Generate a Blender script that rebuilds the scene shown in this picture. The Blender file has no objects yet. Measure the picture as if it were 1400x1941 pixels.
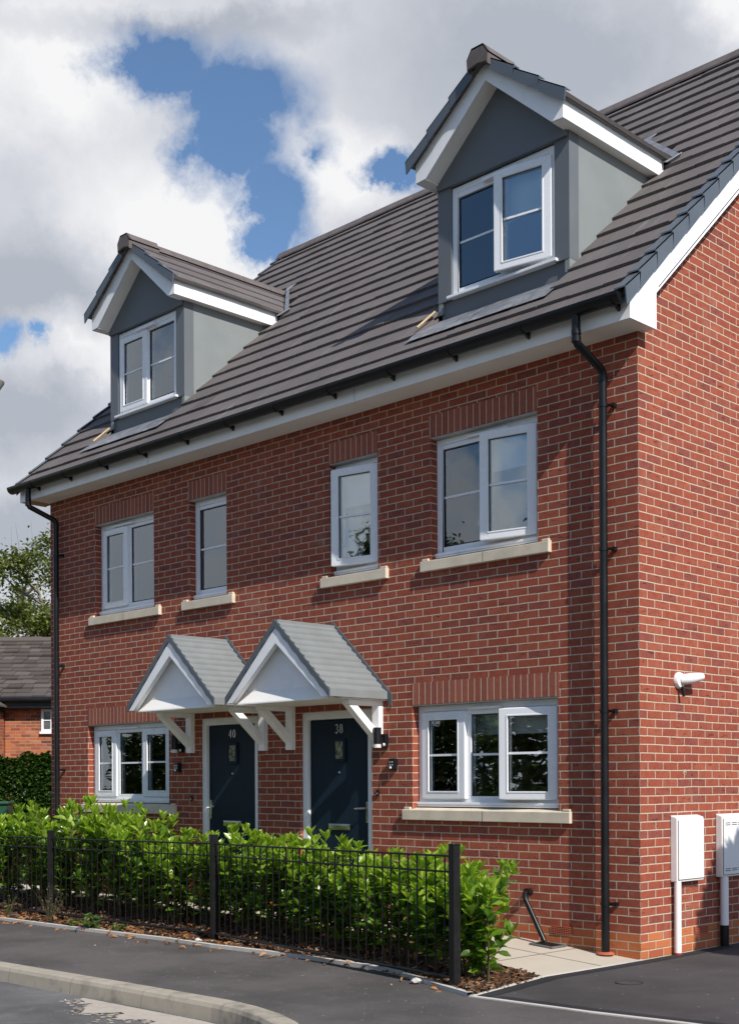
import bpy, bmesh, math, random
from mathutils import Vector, Matrix
random.seed(7)
PI = math.pi
S = bpy.context.scene
COL = S.collection

# ------------------------------------------------------------------ helpers
class MB:
    """collects faces, then links them as ONE mesh object"""
    def __init__(s): s.v = []; s.f = []; s.m = []; s.mi = 0
    def face(s, pts):
        n = len(s.v); s.v += [tuple(p) for p in pts]; s.f.append(tuple(range(n, n + len(pts)))); s.m.append(s.mi)
    def mesh(s, vs, fs):
        n = len(s.v); s.v += [tuple(p) for p in vs]
        for f in fs: s.f.append(tuple(n + i for i in f)); s.m.append(s.mi)
    def box(s, x0, x1, y0, y1, z0, z1):
        s.mesh([(x0,y0,z0),(x1,y0,z0),(x1,y1,z0),(x0,y1,z0),(x0,y0,z1),(x1,y0,z1),(x1,y1,z1),(x0,y1,z1)],
               [(0,3,2,1),(4,5,6,7),(0,1,5,4),(1,2,6,5),(2,3,7,6),(3,0,4,7)])
    def prism(s, poly, d):
        """closed solid: polygon (3D points, planar) extruded by vector d"""
        n = len(poly); a = [Vector(p) for p in poly]; d = Vector(d)
        nrm = Vector((0,0,0))
        for i in range(n): nrm += a[i].cross(a[(i+1) % n])
        if nrm.dot(d) > 0: a = a[::-1]
        b = [p + d for p in a]
        s.mesh(a + b, [tuple(range(n)), tuple(range(2*n-1, n-1, -1))] + [(i, i+n, (i+1) % n + n, (i+1) % n) for i in range(n)])
    def tube(s, pts, rad, n=10, cap=True):
        pts = [Vector(p) for p in pts]
        if not isinstance(rad, (list, tuple)): rad = [rad]*len(pts)
        rings = []; up = None
        for i, p in enumerate(pts):
            if i == 0: t = pts[1]-p
            elif i == len(pts)-1: t = p-pts[i-1]
            else: t = (pts[i+1]-p).normalized() + (p-pts[i-1]).normalized()
            t.normalize()
            if up is None or abs(up.dot(t)) > .95: up = Vector((0,0,1)) if abs(t.z) < .9 else Vector((1,0,0))
            a = t.cross(up).normalized(); b = a.cross(t).normalized(); up = b
            k = 1.0
            if 0 < i < len(pts)-1:
                c = (pts[i+1]-p).normalized().dot((p-pts[i-1]).normalized()); k = 1/max(.5, math.sqrt((1+c)/2))
            rings.append([p + (a*math.cos(2*PI*j/n) + b*math.sin(2*PI*j/n))*rad[i] for j in range(n)])
        vs = [v for r in rings for v in r]; fs = []
        for i in range(len(pts)-1):
            for j in range(n): fs.append((i*n+j, i*n+(j+1) % n, (i+1)*n+(j+1) % n, (i+1)*n+j))
        if cap: fs += [tuple(range(n-1, -1, -1)), tuple((len(pts)-1)*n+j for j in range(n))]
        s.mesh(vs, fs)
    def lathe(s, prof, c, n=24, axis='z'):
        """prof: list of (r, h)"""
        c = Vector(c); vs = []; fs = []
        for r, h in prof:
            for j in range(n):
                a = 2*PI*j/n; p = (r*math.cos(a), r*math.sin(a), h)
                if axis == 'x': p = (h, p[0], p[1])
                elif axis == 'y': p = (p[0], -h, p[1])
                vs.append(c + Vector(p))
        for i in range(len(prof)-1):
            for j in range(n): fs.append((i*n+j, i*n+(j+1) % n, (i+1)*n+(j+1) % n, (i+1)*n+j))
        fs += [tuple(range(n-1, -1, -1)), tuple((len(prof)-1)*n+j for j in range(n))]
        s.mesh(vs, fs)
    def build(s, name, mat, parent=None, bevel=0, smooth=False, loc=None):
        me = bpy.data.meshes.new(name); me.from_pydata(s.v, [], s.f); me.update()
        mats = mat if isinstance(mat, (list, tuple)) else [mat]
        for m in mats: me.materials.append(m)
        if len(mats) > 1: me.polygons.foreach_set('material_index', s.m)
        if bevel:
            bm = bmesh.new(); bm.from_mesh(me); bmesh.ops.remove_doubles(bm, verts=bm.verts, dist=1e-5)
            bmesh.ops.bevel(bm, geom=[e for e in bm.edges if e.is_manifold and e.calc_face_angle(0) > .5], offset=bevel, segments=2, affect='EDGES', profile=.6)
            bm.to_mesh(me); bm.free()
        if smooth:
            me.polygons.foreach_set('use_smooth', [True]*len(me.polygons))
            if smooth != 2: me.set_sharp_from_angle(angle=.7)
        o = bpy.data.objects.new(name, me); COL.objects.link(o)
        if parent is not None: o.parent = parent
        if loc is not None: o.location = loc
        return o

def tag(o, label, cat, group=None):
    o['label'] = label; o['category'] = cat
    if group: o['group'] = group
    return o
def thing(name, label, cat, loc=(0,0,0), rz=0, group=None):
    o = bpy.data.objects.new(name, None); COL.objects.link(o)
    o.location = loc; o.rotation_euler = (0,0,rz); o.empty_display_size = .2
    return tag(o, label, cat, group)
def copy_tree(o, parent=None):
    c = o.copy(); COL.objects.link(c)
    if parent is not None: c.parent = parent
    for ch in list(o.children): copy_tree(ch, c)
    return c
def struct(o): o['kind'] = 'structure'; return o
def stuff(o, label, cat): o['kind'] = 'stuff'; o['label'] = label; o['category'] = cat; return o

# ------------------------------------------------------------------ node helpers
class NT:
    def __init__(s, nt): s.nt = nt
    def n(s, typ, ins=None, **kw):
        d = s.nt.nodes.new(typ)
        for k, v in kw.items(): setattr(d, k, v)
        for k, v in (ins or {}).items(): s.set(d.inputs[k], v)
        return d
    def set(s, sock, v):
        if isinstance(v, bpy.types.NodeSocket): s.nt.links.new(v, sock)
        elif isinstance(v, bpy.types.Node): s.nt.links.new(v.outputs[0], sock)
        else:
            if sock.type == 'RGBA' and isinstance(v, (tuple, list)) and len(v) == 3: v = (*v, 1)
            sock.default_value = v
    def math(s, op, a, b=0, c=None, clamp=False):
        d = s.nt.nodes.new('ShaderNodeMath'); d.operation = op; d.use_clamp = clamp
        s.set(d.inputs[0], a); s.set(d.inputs[1], b)
        if c is not None: s.set(d.inputs[2], c)
        return d.outputs[0]
    def vm(s, op, a, b=None):
        d = s.nt.nodes.new('ShaderNodeVectorMath'); d.operation = op
        s.set(d.inputs[0], a)
        if b is not None:
            if op == 'SCALE': s.set(d.inputs['Scale'], b)
            else: s.set(d.inputs[1], b)
        return d.outputs['Value'] if op in ('DOT_PRODUCT', 'LENGTH') else d.outputs[0]
    def mix(s, f, a, b, mode='MIX'):
        d = s.nt.nodes.new('ShaderNodeMix'); d.data_type = 'RGBA'; d.blend_type = mode
        s.set(d.inputs['Factor'], f); s.set(d.inputs['A'], a); s.set(d.inputs['B'], b)
        return d.outputs['Result']
    def ramp(s, f, stops, interp='LINEAR'):
        d = s.nt.nodes.new('ShaderNodeValToRGB'); cr = d.color_ramp; cr.interpolation = interp
        while len(cr.elements) < len(stops): cr.elements.new(.5)
        for e, (p, c) in zip(cr.elements, stops): e.position = p; e.color = (*c, 1) if len(c) == 3 else c
        s.set(d.inputs[0], f); return d.outputs[0]
    def rng(s, v, a, b, c=0., d_=1., smooth=True):
        d = s.nt.nodes.new('ShaderNodeMapRange'); d.interpolation_type = 'SMOOTHSTEP' if smooth else 'LINEAR'
        for i, x in enumerate((v, a, b, c, d_)): s.set(d.inputs[i], x)
        return d.outputs[0]
    def noise(s, vec, scale, detail=4, rough=.55, dist=0):
        d = s.n('ShaderNodeTexNoise', {'Scale': scale, 'Detail': detail, 'Roughness': rough, 'Distortion': dist})
        if vec is not None: s.set(d.inputs['Vector'], vec)
        return d
    def comb(s, x, y, z): return s.n('ShaderNodeCombineXYZ', {0: x, 1: y, 2: z}).outputs[0]
    def sep(s, v): return s.n('ShaderNodeSeparateXYZ', {0: v}).outputs

def new_mat(name):
    m = bpy.data.materials.new(name); m.use_nodes = True
    t = NT(m.node_tree); b = m.node_tree.nodes['Principled BSDF']
    return m, t, b
def bump(t, b, h, strength=.5, dist=.01):
    d = t.n('ShaderNodeBump', {'Strength': strength, 'Distance': dist, 'Height': h})
    t.set(b.inputs['Normal'], d)
def plain(name, col, rough=.5, var=.08, scale=6., bstr=0., bscale=60., metal=0., spec=.5, coat=0., dirt=None):
    m, t, b = new_mat(name)
    co = t.n('ShaderNodeTexCoord').outputs['Object']
    nz = t.noise(co, scale, 5).outputs[0]
    f = t.rng(nz, .3, .7)
    c = t.mix(f, tuple(x*(1-var) for x in col), tuple(min(1, x*(1+var)) for x in col))
    if dirt:
        n2 = t.noise(co, dirt[1], 6, .65).outputs[0]
        c = t.mix(t.math('MULTIPLY', t.rng(n2, .5, .75), dirt[2]), c, dirt[0])
    t.set(b.inputs['Base Color'], c)
    t.set(b.inputs['Roughness'], t.math('ADD', t.math('MULTIPLY', f, .12), rough-.06, clamp=True))
    b.inputs['Metallic'].default_value = metal; b.inputs['Specular IOR Level'].default_value = spec
    b.inputs['Coat Weight'].default_value = coat
    if bstr: bump(t, b, t.noise(co, bscale, 4).outputs[0], bstr, .004)
    return m

# ------------------------------------------------------------------ materials
CH = .06975            # brick course
def brick_mat(name, reds, orange_base=True, mortar=(.54,.43,.32), old=False):
    m, t, b = new_mat(name)
    co = t.n('ShaderNodeTexCoord').outputs['Object']
    nrm = t.n('ShaderNodeVectorTransform', {0: t.n('ShaderNodeNewGeometry').outputs['True Normal']}, vector_type='NORMAL', convert_from='WORLD', convert_to='OBJECT').outputs[0]
    x, y, z = t.sep(co)[:3]; nx, ny, nz = t.sep(nrm)[:3]
    side = t.math('GREATER_THAN', t.math('ABSOLUTE', nx), .5)
    wob = t.noise(co, 3.0, 2).outputs[0]
    z = t.math('ADD', z, t.math('MULTIPLY', t.math('SUBTRACT', wob, .5), .010))
    u = t.math('ADD', t.math('MULTIPLY', x, t.math('SUBTRACT', 1, side)), t.math('MULTIPLY', y, side))
    k = t.math('FLOOR', t.math('DIVIDE', z, CH))
    par = t.math('MODULO', t.math('ADD', t.math('ADD', k, side), 1000), 2)
    rs = t.n('ShaderNodeTexWhiteNoise', {'W': t.math('MULTIPLY', k, 1.37)}, noise_dimensions='1D').outputs['Value']
    uu = t.math('ADD', t.math('ADD', t.math('DIVIDE', u, .225), t.math('MULTIPLY', par, .5)), t.math('MULTIPLY', t.math('SUBTRACT', rs, .5), .05))
    i = t.math('FLOOR', uu)
    idv = t.comb(i, k, t.math('MULTIPLY', side, 7.3))
    wn = t.n('ShaderNodeTexWhiteNoise', {'Vector': idv}, noise_dimensions='3D')
    r1 = wn.outputs['Value']; r2, r3, _ = t.sep(wn.outputs['Color'])[:3]
    # distance to the brick edge, in metres, with ragged arrises
    fu = t.math('FRACT', uu); fz = t.math('FRACT', t.math('DIVIDE', z, CH))
    rag = t.math('MULTIPLY', t.math('SUBTRACT', t.noise(co, 55, 3).outputs[0], .5), .0065 if not old else .012)
    du = t.math('MULTIPLY', t.math('MINIMUM', fu, t.math('SUBTRACT', 1, fu)), .225)
    dz = t.math('MULTIPLY', t.math('MINIMUM', fz, t.math('SUBTRACT', 1, fz)), CH)
    d = t.math('ADD', t.math('MINIMUM', du, dz), rag)
    face = t.rng(d, .0034, .0062)
    c = t.ramp(r1, [(p/len(reds), c_) for p, c_ in enumerate(reds)], 'LINEAR')
    # blotches inside a brick and dark drag creases on some of them
    bl = t.noise(t.vm('ADD', co, t.vm('SCALE', idv, 3.1)), 14, 5, .65).outputs[0]
    c = t.mix(t.rng(bl, .35, .7, 0, .55), c, t.mix(1, c, (.62,.55,.52), 'MULTIPLY'))
    cr = t.n('ShaderNodeMapping', {'Vector': t.vm('ADD', t.comb(u, 0, z), t.vm('SCALE', idv, 1.7)), 'Scale': (9, 1, 46)})
    crn = t.noise(cr.outputs[0], 1.0, 3, .6, .6).outputs[0]
    cre = t.math('MULTIPLY', t.math('MULTIPLY', t.rng(crn, .60, .70), t.math('GREATER_THAN', r2, .40)), face)
    c = t.mix(t.math('MULTIPLY', cre, .62), c, (.060,.022,.017))
    if orange_base:
        ob = t.math('LESS_THAN', k, 2.5)
        c = t.mix(ob, c, t.ramp(r3, [(0, (.40,.115,.045)), (.5, (.47,.15,.055)), (1, (.34,.085,.04))]))
    mn = t.noise(co, 40, 4).outputs[0]
    mc = t.mix(mn, tuple(q*.72 for q in mortar), tuple(min(1, q*1.2) for q in mortar))
    bt = t.noise(co, .55, 3, .5).outputs[0]
    c = t.mix(t.rng(bt, .35, .68, 0, .25), c, t.mix(1, c, (.74,.72,.74), 'MULTIPLY'))
    # pale salting near the ground
    sal = t.math('MULTIPLY', t.rng(t.noise(co, 2.2, 5, .6).outputs[0], .56, .74), .22)
    c = t.mix(sal, c, (.38,.26,.21))
    t.set(b.inputs['Base Color'], t.mix(face, mc, c))
    b.inputs['Roughness'].default_value = .88; b.inputs['Specular IOR Level'].default_value = .25
    h = t.math('ADD', t.math('MULTIPLY', face, .0045), t.math('MULTIPLY', bl, .0022))
    h = t.math('SUBTRACT', h, t.math('MULTIPLY', cre, .003))
    h = t.math('ADD', h, t.math('MULTIPLY', t.math('SUBTRACT', r3, .5), .0015))
    # weather struck bed joint: the mortar slopes outward towards its lower edge
    h = t.math('ADD', h, t.math('MULTIPLY', t.math('SUBTRACT', 1, face), t.math('MULTIPLY', t.math('LESS_THAN', fz, .5), -.0012)))
    h = t.math('ADD', h, t.math('MULTIPLY', t.noise(co, 160, 3).outputs[0], .0012))
    d = t.n('ShaderNodeBump', {'Strength': .9, 'Distance': 1.0, 'Height': h}); t.set(b.inputs['Normal'], d)
    return m
REDS = [(.300,.072,.042), (.330,.084,.047), (.275,.066,.042), (.315,.079,.045), (.350,.098,.055), (.290,.070,.042), (.330,.090,.052), (.250,.069,.050)]
M_brick = brick_mat('red_brickwork', REDS)
M_oldbrick = brick_mat('old_orange_brickwork', [(.40,.12,.05),(.46,.16,.07),(.33,.09,.05),(.5,.2,.1),(.28,.08,.05),(.42,.13,.06),(.15,.06,.05),(.45,.15,.06)], False, (.40,.30,.22), True)

def soldier_mat():
    m, t, b = new_mat('soldier_course_brick')
    co = t.n('ShaderNodeTexCoord').outputs['Object']
    x, y, z = t.sep(co)[:3]
    uu = t.math('DIVIDE', x, .0753); i = t.math('FLOOR', uu); fu = t.math('FRACT', uu)
    du = t.math('MULTIPLY', t.math('MINIMUM', fu, t.math('SUBTRACT', 1, fu)), .0753)
    rag = t.math('MULTIPLY', t.math('SUBTRACT', t.noise(co, 60, 3).outputs[0], .5), .005)
    face = t.rng(t.math('ADD', du, rag), .0030, .0060)
    r = t.n('ShaderNodeTexWhiteNoise', {'W': i}, noise_dimensions='1D').outputs['Value']
    c = t.ramp(r, [(0, (.27,.075,.045)), (.4, (.34,.10,.06)), (.7, (.30,.085,.05)), (1, (.25,.07,.05))])
    bl = t.noise(co, 22, 5).outputs[0]
    c = t.mix(t.rng(bl, .35, .7, 0, .4), c, t.mix(1, c, (.65,.6,.58), 'MULTIPLY'))
    t.set(b.inputs['Base Color'], t.mix(face, (.52,.41,.31), c)); b.inputs['Roughness'].default_value = .88
    bump(t, b, t.math('ADD', face, t.math('MULTIPLY', bl, .4)), .8, .004)
    return m
M_soldier = soldier_mat()

def tile_mat(name, cols, width=.30, rough=.75):
    """flat concrete tile: side joints every `width` along x, staggered per course through the object's z"""
    m, t, b = new_mat(name)
    co = t.n('ShaderNodeTexCoord').outputs['Object']
    geo = t.n('ShaderNodeNewGeometry')
    rid = geo.outputs['Random Per Island']
    n1 = t.noise(co, 1.3, 4).outputs[0]; n2 = t.noise(co, 26, 5, .65).outputs[0]; n3 = t.noise(co, 240, 2).outputs[0]
    c = t.ramp(rid, [(0, cols[0]), (.5, cols[1]), (1, cols[2])])
    c = t.mix(t.rng(n1, .3, .7, 0, .35), c, cols[3])
    c = t.mix(t.rng(n2, .45, .75, 0, .35), c, t.mix(1, c, (.7,.7,.72), 'MULTIPLY'))
    st = t.n('ShaderNodeMapping', {'Vector': co, 'Scale': (14, 1.2, 1.2)})
    n4 = t.noise(st.outputs[0], 1.0, 4).outputs[0]
    c = t.mix(t.rng(n4, .58, .78, 0, .38), c, (.36,.34,.325))
    t.set(b.inputs['Base Color'], c); b.inputs['Roughness'].default_value = rough; b.inputs['Specular IOR Level'].default_value = .3
    bump(t, b, t.math('ADD', t.math('MULTIPLY', n2, .5), n3), .35, .003)
    return m
M_tile = tile_mat('grey_brown_roof_tile', [(.098,.084,.082), (.138,.120,.116), (.115,.100,.098), (.155,.135,.131)])
M_grp = plain('grey_moulded_canopy_roof', (.205,.222,.226), .45, .05, 5, .15, 90)
M_grpdark = plain('dark_grey_canopy_edge', (.085,.10,.115), .4, .06)
M_ridge = plain('brown_ridge_tile', (.115,.095,.092), .8, .15, 8, .3, 120)
M_verge = plain('blue_grey_plastic_verge', (.092,.108,.128), .42, .07, 3, .05)
M_lead = plain('grey_lead_flashing', (.17,.178,.195), .42, .25, 7, .5, 25, dirt=((.36,.37,.38), 14, .6))
M_white = plain('white_upvc', (.80,.81,.83), .28, .015, 3)
M_whitetrim = plain('white_painted_trim', (.88,.88,.885), .38, .03, 4, .08, 30, dirt=((.5,.48,.44), 5, .15))
M_soffit = plain('white_soffit_board', (.86,.84,.80), .5, .03, 3)
M_wood = plain('raw_timber', (.50,.36,.20), .8, .15, 20)
M_ply = plain('brown_plywood_end', (.42,.26,.15), .8, .15, 9)
M_black = plain('black_plastic', (.008,.0085,.010), .34, .15, 5, spec=.32)
M_black2 = plain('black_painted_steel', (.009,.0085,.0085), .45, .2, 20, .15, 90, spec=.3)
M_dormer = plain('slate_grey_render', (.125,.138,.150), .55, .03, 3, .08, 70)
M_dormerside = plain('pale_grey_render', (.205,.225,.225), .6, .04, 2.5, .08, 70)
M_stone = plain('cream_cast_stone', (.62,.54,.42), .8, .07, 7, .3, 90, dirt=((.40,.33,.24), 6, .35))
M_door = None
M_chrome = plain('polished_steel', (.62,.62,.60), .22, .05, 9, metal=1.)
M_galv = plain('galvanised_steel', (.62,.62,.62), .4, .08, 9, metal=.8)
M_whitebox = plain('white_plastic_cabinet', (.80,.79,.77), .4, .02, 3)
M_terracotta = plain('terracotta_brick', (.40,.10,.05), .85, .12, 10, .3)
M_dark = plain('dark_void', (.012,.012,.012), .9, .1)
M_room = plain('pale_interior_plaster', (.45,.44,.42), .9, .05)
M_floorint = plain('grey_interior_floor', (.16,.15,.14), .8, .1)
M_lintel = plain('grey_steel_lintel', (.46,.45,.42), .6, .1)
M_blind = plain('white_roller_blind', (.82,.82,.80), .85, .03, 4)
M_slat = plain('grey_venetian_slat', (.20,.21,.21), .5, .1)
M_asph = None

def glass_mat():
    m, t, b = new_mat('window_glass')
    nt = m.node_tree; nt.nodes.remove(b)
    out = nt.nodes['Material Output']
    co = t.n('ShaderNodeTexCoord').outputs['Object']
    bm = t.n('ShaderNodeBump', {'Strength': .035, 'Distance': .05, 'Height': t.noise(co, 1.6, 2).outputs[0]})
    fr = t.n('ShaderNodeFresnel', {'IOR': 1.52})
    f = t.math('ADD', t.math('MULTIPLY', fr.outputs[0], 2.2), .075, clamp=True)
    tr = t.n('ShaderNodeBsdfTransparent', {'Color': (.95,.97,.965)})
    gl = t.n('ShaderNodeBsdfGlossy', {'Color': (.86,.94,1), 'Roughness': .004, 'Normal': bm})
    mx = t.n('ShaderNodeMixShader', {0: f, 1: tr, 2: gl}); t.set(out.inputs[0], mx)
    return m
M_glass = glass_mat()

def door_mat():
    m, t, b = new_mat('dark_blue_grained_door')
    co = t.n('ShaderNodeTexCoord').outputs['Object']
    mp = t.n('ShaderNodeMapping', {'Vector': co, 'Scale': (70, 10, 2.2)})
    n = t.noise(mp.outputs[0], 1.0, 5, .6).outputs[0]
    t.set(b.inputs['Base Color'], t.mix(n, (.007,.015,.026), (.013,.028,.044)))
    b.inputs['Roughness'].default_value = .46; b.inputs['Specular IOR Level'].default_value = .12
    bump(t, b, n, .5, .002)
    return m
M_door = door_mat()

def tarmac(name, c0, c1, worn=.3, gravel=None):
    m, t, b = new_mat(name)
    co = t.n('ShaderNodeTexCoord').outputs['Object']
    n1 = t.noise(co, .9, 5, .6).outputs[0]; n2 = t.noise(co, 420, 2, .6).outputs[0]; n3 = t.noise(co, 5, 6, .65).outputs[0]
    vo = t.n('ShaderNodeTexVoronoi', {'Vector': co, 'Scale': 230.}); 
    c = t.mix(t.rng(n1, .35, .65), tuple(q*.88 for q in c0), tuple(q*1.08 for q in c1))
    c = t.mix(t.math('MULTIPLY', t.rng(n3, .5, .75), worn), c, tuple(x*1.55 for x in c1))
    c = t.mix(t.rng(n2, .45, .8, 0, .55), c, tuple(x*1.9 for x in c1))
    c = t.mix(t.rng(vo.outputs['Distance'], 0, .25, .35, 0), c, (.014,.013,.013))
    if gravel:
        sp = t.n('ShaderNodeTexVoronoi', {'Vector': co, 'Scale': gravel})
        r = t.sep(sp.outputs['Color'])[0]
        g = t.math('MULTIPLY', t.math('LESS_THAN', sp.outputs['Distance'], .13), t.math('GREATER_THAN', r, .91))
        c = t.mix(g, c, (.24,.22,.20))
    t.set(b.inputs['Base Color'], c); b.inputs['Roughness'].default_value = .82; b.inputs['Specular IOR Level'].default_value = .35
    bump(t, b, t.math('ADD', t.math('MULTIPLY', n2, .6), vo.outputs['Distance']), .8, .004)
    return m
M_asph = tarmac('pavement_tarmac', (.072,.064,.061), (.104,.093,.088), .3, 14.)
M_drive = tarmac('driveway_tarmac', (.048,.044,.044), (.066,.060,.060), .2, 14.)
M_seal = tarmac('dark_tarmac_edge', (.018,.019,.021), (.026,.027,.030), .2)
M_road = tarmac('road_tarmac', (.085,.082,.083), (.135,.130,.127), .5, 30.)
def conc(name, a, bb, scale=6., stain=(.12,.11,.09), amt=.5, bs=.5):
    m, t, b = new_mat(name)
    co = t.n('ShaderNodeTexCoord').outputs['Object']
    n1 = t.noise(co, scale, 6, .65).outputs[0]; n2 = t.noise(co, 180, 3).outputs[0]; n3 = t.noise(co, 2.3, 6, .7).outputs[0]
    c = t.mix(n1, a, bb); c = t.mix(t.math('MULTIPLY', t.rng(n3, .48, .72), amt), c, stain)
    c = t.mix(t.rng(n2, .55, .8, 0, .3), c, tuple(x*.6 for x in a))
    t.set(b.inputs['Base Color'], c); b.inputs['Roughness'].default_value = .85
    bump(t, b, t.math('ADD', n1, t.math('MULTIPLY', n2, .5)), bs, .004)
    return m
M_kerb = conc('kerb_concrete', (.29,.25,.195), (.43,.385,.31), 5, (.12,.11,.09), .85)
M_edge = conc('edging_concrete', (.50,.46,.41), (.62,.58,.53), 8, (.30,.27,.24), .4)
M_haunch = conc('spilled_concrete', (.36,.31,.26), (.48,.43,.36), 14, (.16,.14,.12), .6, .9)
M_slab = conc('buff_paving_slab', (.44,.385,.31), (.54,.475,.39), 3, (.36,.30,.23), .35, .3)
M_joint = plain('paving_joint', (.20,.17,.14), .9, .2)
def ground_mat():
    m, t, b = new_mat('rough_ground')
    co = t.n('ShaderNodeTexCoord').outputs['Object']
    n = t.noise(co, .4, 6, .6).outputs[0]; n2 = t.noise(co, 9, 5).outputs[0]
    t.set(b.inputs['Base Color'], t.mix(n, (.055,.075,.025), t.mix(n2, (.10,.085,.05), (.07,.09,.03)))); b.inputs['Roughness'].default_value = .95
    return m
M_ground = ground_mat()
def soil_mat():
    m, t, b = new_mat('bark_mulch_soil')
    co = t.n('ShaderNodeTexCoord').outputs['Object']
    n = t.noise(co, 45, 6, .7).outputs[0]; n2 = t.noise(co, 4, 4).outputs[0]
    c = t.ramp(n, [(.25, (.012,.008,.006)), (.5, (.055,.028,.016)), (.7, (.12,.062,.034)), (.85, (.22,.13,.08))])
    t.set(b.inputs['Base Color'], t.mix(t.rng(n2, .4, .7, 0, .4), c, (.05,.03,.02))); b.inputs['Roughness'].default_value = .95
    bump(t, b, n, 1.0, .02)
    return m
M_soil = soil_mat()
def island_mat(name, stops, rough=.8, spec=.3):
    m, t, b = new_mat(name)
    r = t.n('ShaderNodeNewGeometry').outputs['Random Per Island']
    t.set(b.inputs['Base Color'], t.ramp(r, stops)); b.inputs['Roughness'].default_value = rough
    b.inputs['Specular IOR Level'].default_value = spec
    return m
M_chip = island_mat('bark_chip', [(0, (.02,.011,.007)), (.35, (.07,.034,.018)), (.7, (.14,.07,.036)), (.92, (.22,.12,.065)), (1, (.40,.30,.20))])
M_deadleaf = island_mat('fallen_leaf', [(0, (.20,.07,.02)), (.5, (.34,.15,.05)), (.8, (.42,.24,.10)), (1, (.28,.12,.05))], .6)
def leaf_mat(name, stops, gloss=.32, trans=.35, spec=.5):
    m, t, b = new_mat(name); nt = m.node_tree; out = nt.nodes['Material Output']
    g = t.n('ShaderNodeNewGeometry'); r = g.outputs['Random Per Island']
    c = t.ramp(r, stops)
    co = t.n('ShaderNodeTexCoord').outputs['Object']
    c = t.mix(t.rng(t.noise(co, 3, 3).outputs[0], .35, .7, 0, .3), c, t.mix(1, c, (.6,.68,.5), 'MULTIPLY'))
    t.set(b.inputs['Base Color'], c); b.inputs['Roughness'].default_value = gloss; b.inputs['Specular IOR Level'].default_value = spec
    tl = t.n('ShaderNodeBsdfTranslucent', {'Color': t.mix(1, c, (2.0,2.1,.7), 'MULTIPLY')})
    mx = t.n('ShaderNodeMixShader', {0: trans, 1: b.outputs[0], 2: tl}); t.set(out.inputs[0], mx)
    return m
M_laurel = leaf_mat('laurel_leaf', [(0, (.16,.07,.02)), (.025, (.12,.06,.018)), (.03, (.030,.075,.010)), (.35, (.065,.14,.014)), (.7, (.13,.235,.020)), (1, (.20,.31,.03))], .27, .38)
M_laurelnew = leaf_mat('young_laurel_leaf', [(0, (.15,.26,.024)), (.5, (.24,.36,.032)), (1, (.34,.44,.055))], .27, .40)
M_stem = plain('green_brown_stem', (.07,.055,.025), .8, .2)
M_ivy = leaf_mat('ivy_leaf', [(0, (.015,.04,.008)), (.6, (.035,.08,.014)), (1, (.07,.13,.025))], .35, .2)
M_treeleaf = leaf_mat('tree_leaf', [(0, (.06,.08,.020)), (.5, (.115,.145,.035)), (.85, (.18,.205,.055)), (1, (.26,.23,.09))], .5, .25, .3)
M_treeleaf2 = leaf_mat('dark_tree_leaf', [(0, (.02,.038,.010)), (.5, (.045,.075,.018)), (1, (.08,.11,.028))], .5, .25, .3)
M_weed = leaf_mat('weed_leaf', [(0, (.05,.10,.02)), (1, (.12,.21,.045))], .5, .3)
M_weedgrey = leaf_mat('dry_weed_leaf', [(0, (.09,.10,.04)), (1, (.20,.19,.10))], .7, .2)
M_bark = plain('pale_bark', (.22,.19,.15), .9, .3, 6, .6, 30)
M_slate = island_mat('old_stone_slate', [(0, (.060,.048,.042)), (.4, (.088,.072,.062)), (.75, (.115,.095,.082)), (1, (.07,.060,.058))], .8)
M_greenbin = plain('dark_green_plastic', (.012,.07,.035), .45, .1)

# ------------------------------------------------------------------ the semi-detached house
W = 8.89; ZS = 5.077; RS = .937; RZ = 5.655; RY = 4.1   # width, soffit, roof slope and height, ridge depth
D_ = 2*RY
roofz = lambda y: RZ + RS*y
house = thing('semi_detached_house', 'new red brick pair of semi-detached houses with a brown tiled roof and two dormers', 'house', (0,0,0))
# openings: x0, x1, z0, z1
OPEN = {'ff38': (-2.257,-1.016,3.50,4.648), 'n38': (-3.626,-2.947,3.50,4.645), 'n40': (-5.941,-5.270,3.50,4.648), 'ff40': (-7.849,-6.621,3.50,4.644),
        'g38': (-2.503,-.809,1.185,2.172), 'g40': (-8.034,-6.344,1.185,2.172), 'd38': (-4.083,-3.045,.02,2.164), 'd40': (-5.763,-4.760,.02,2.166)}
RV = .12
def front_wall():
    mb = MB(); ops = list(OPEN.values())
    xs = sorted({-W, 0.} | {o[0] for o in ops} | {o[1] for o in ops}); zs = sorted({-.4, ZS+.06} | {o[2] for o in ops} | {o[3] for o in ops})
    for i in range(len(xs)-1):
        for j in range(len(zs)-1):
            cx = (xs[i]+xs[i+1])/2; cz = (zs[j]+zs[j+1])/2
            if any(o[0] < cx < o[1] and o[2] < cz < o[3] for o in ops): continue
            mb.face([(xs[i],0,zs[j]),(xs[i+1],0,zs[j]),(xs[i+1],0,zs[j+1]),(xs[i],0,zs[j+1])])
    for x0, x1, z0, z1 in ops:
        mb.face([(x0,0,z0),(x0,0,z1),(x0,RV,z1),(x0,RV,z0)]); mb.face([(x1,0,z1),(x1,0,z0),(x1,RV,z0),(x1,RV,z1)])
        mb.face([(x0,0,z1),(x1,0,z1),(x1,RV,z1),(x0,RV,z1)]); mb.face([(x0,0,z0),(x0,RV,z0),(x1,RV,z0),(x1,0,z0)])
    return mb
front_wall().build('wall', M_brick, house)
mb = MB()
mb.face([(0,0,-.4),(0,D_,-.4),(0,D_,ZS+.3),(0,RY,roofz(RY)-.06),(0,0,ZS+.5)])
mb.build('wall', M_brick, house)
mb = MB()
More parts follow.
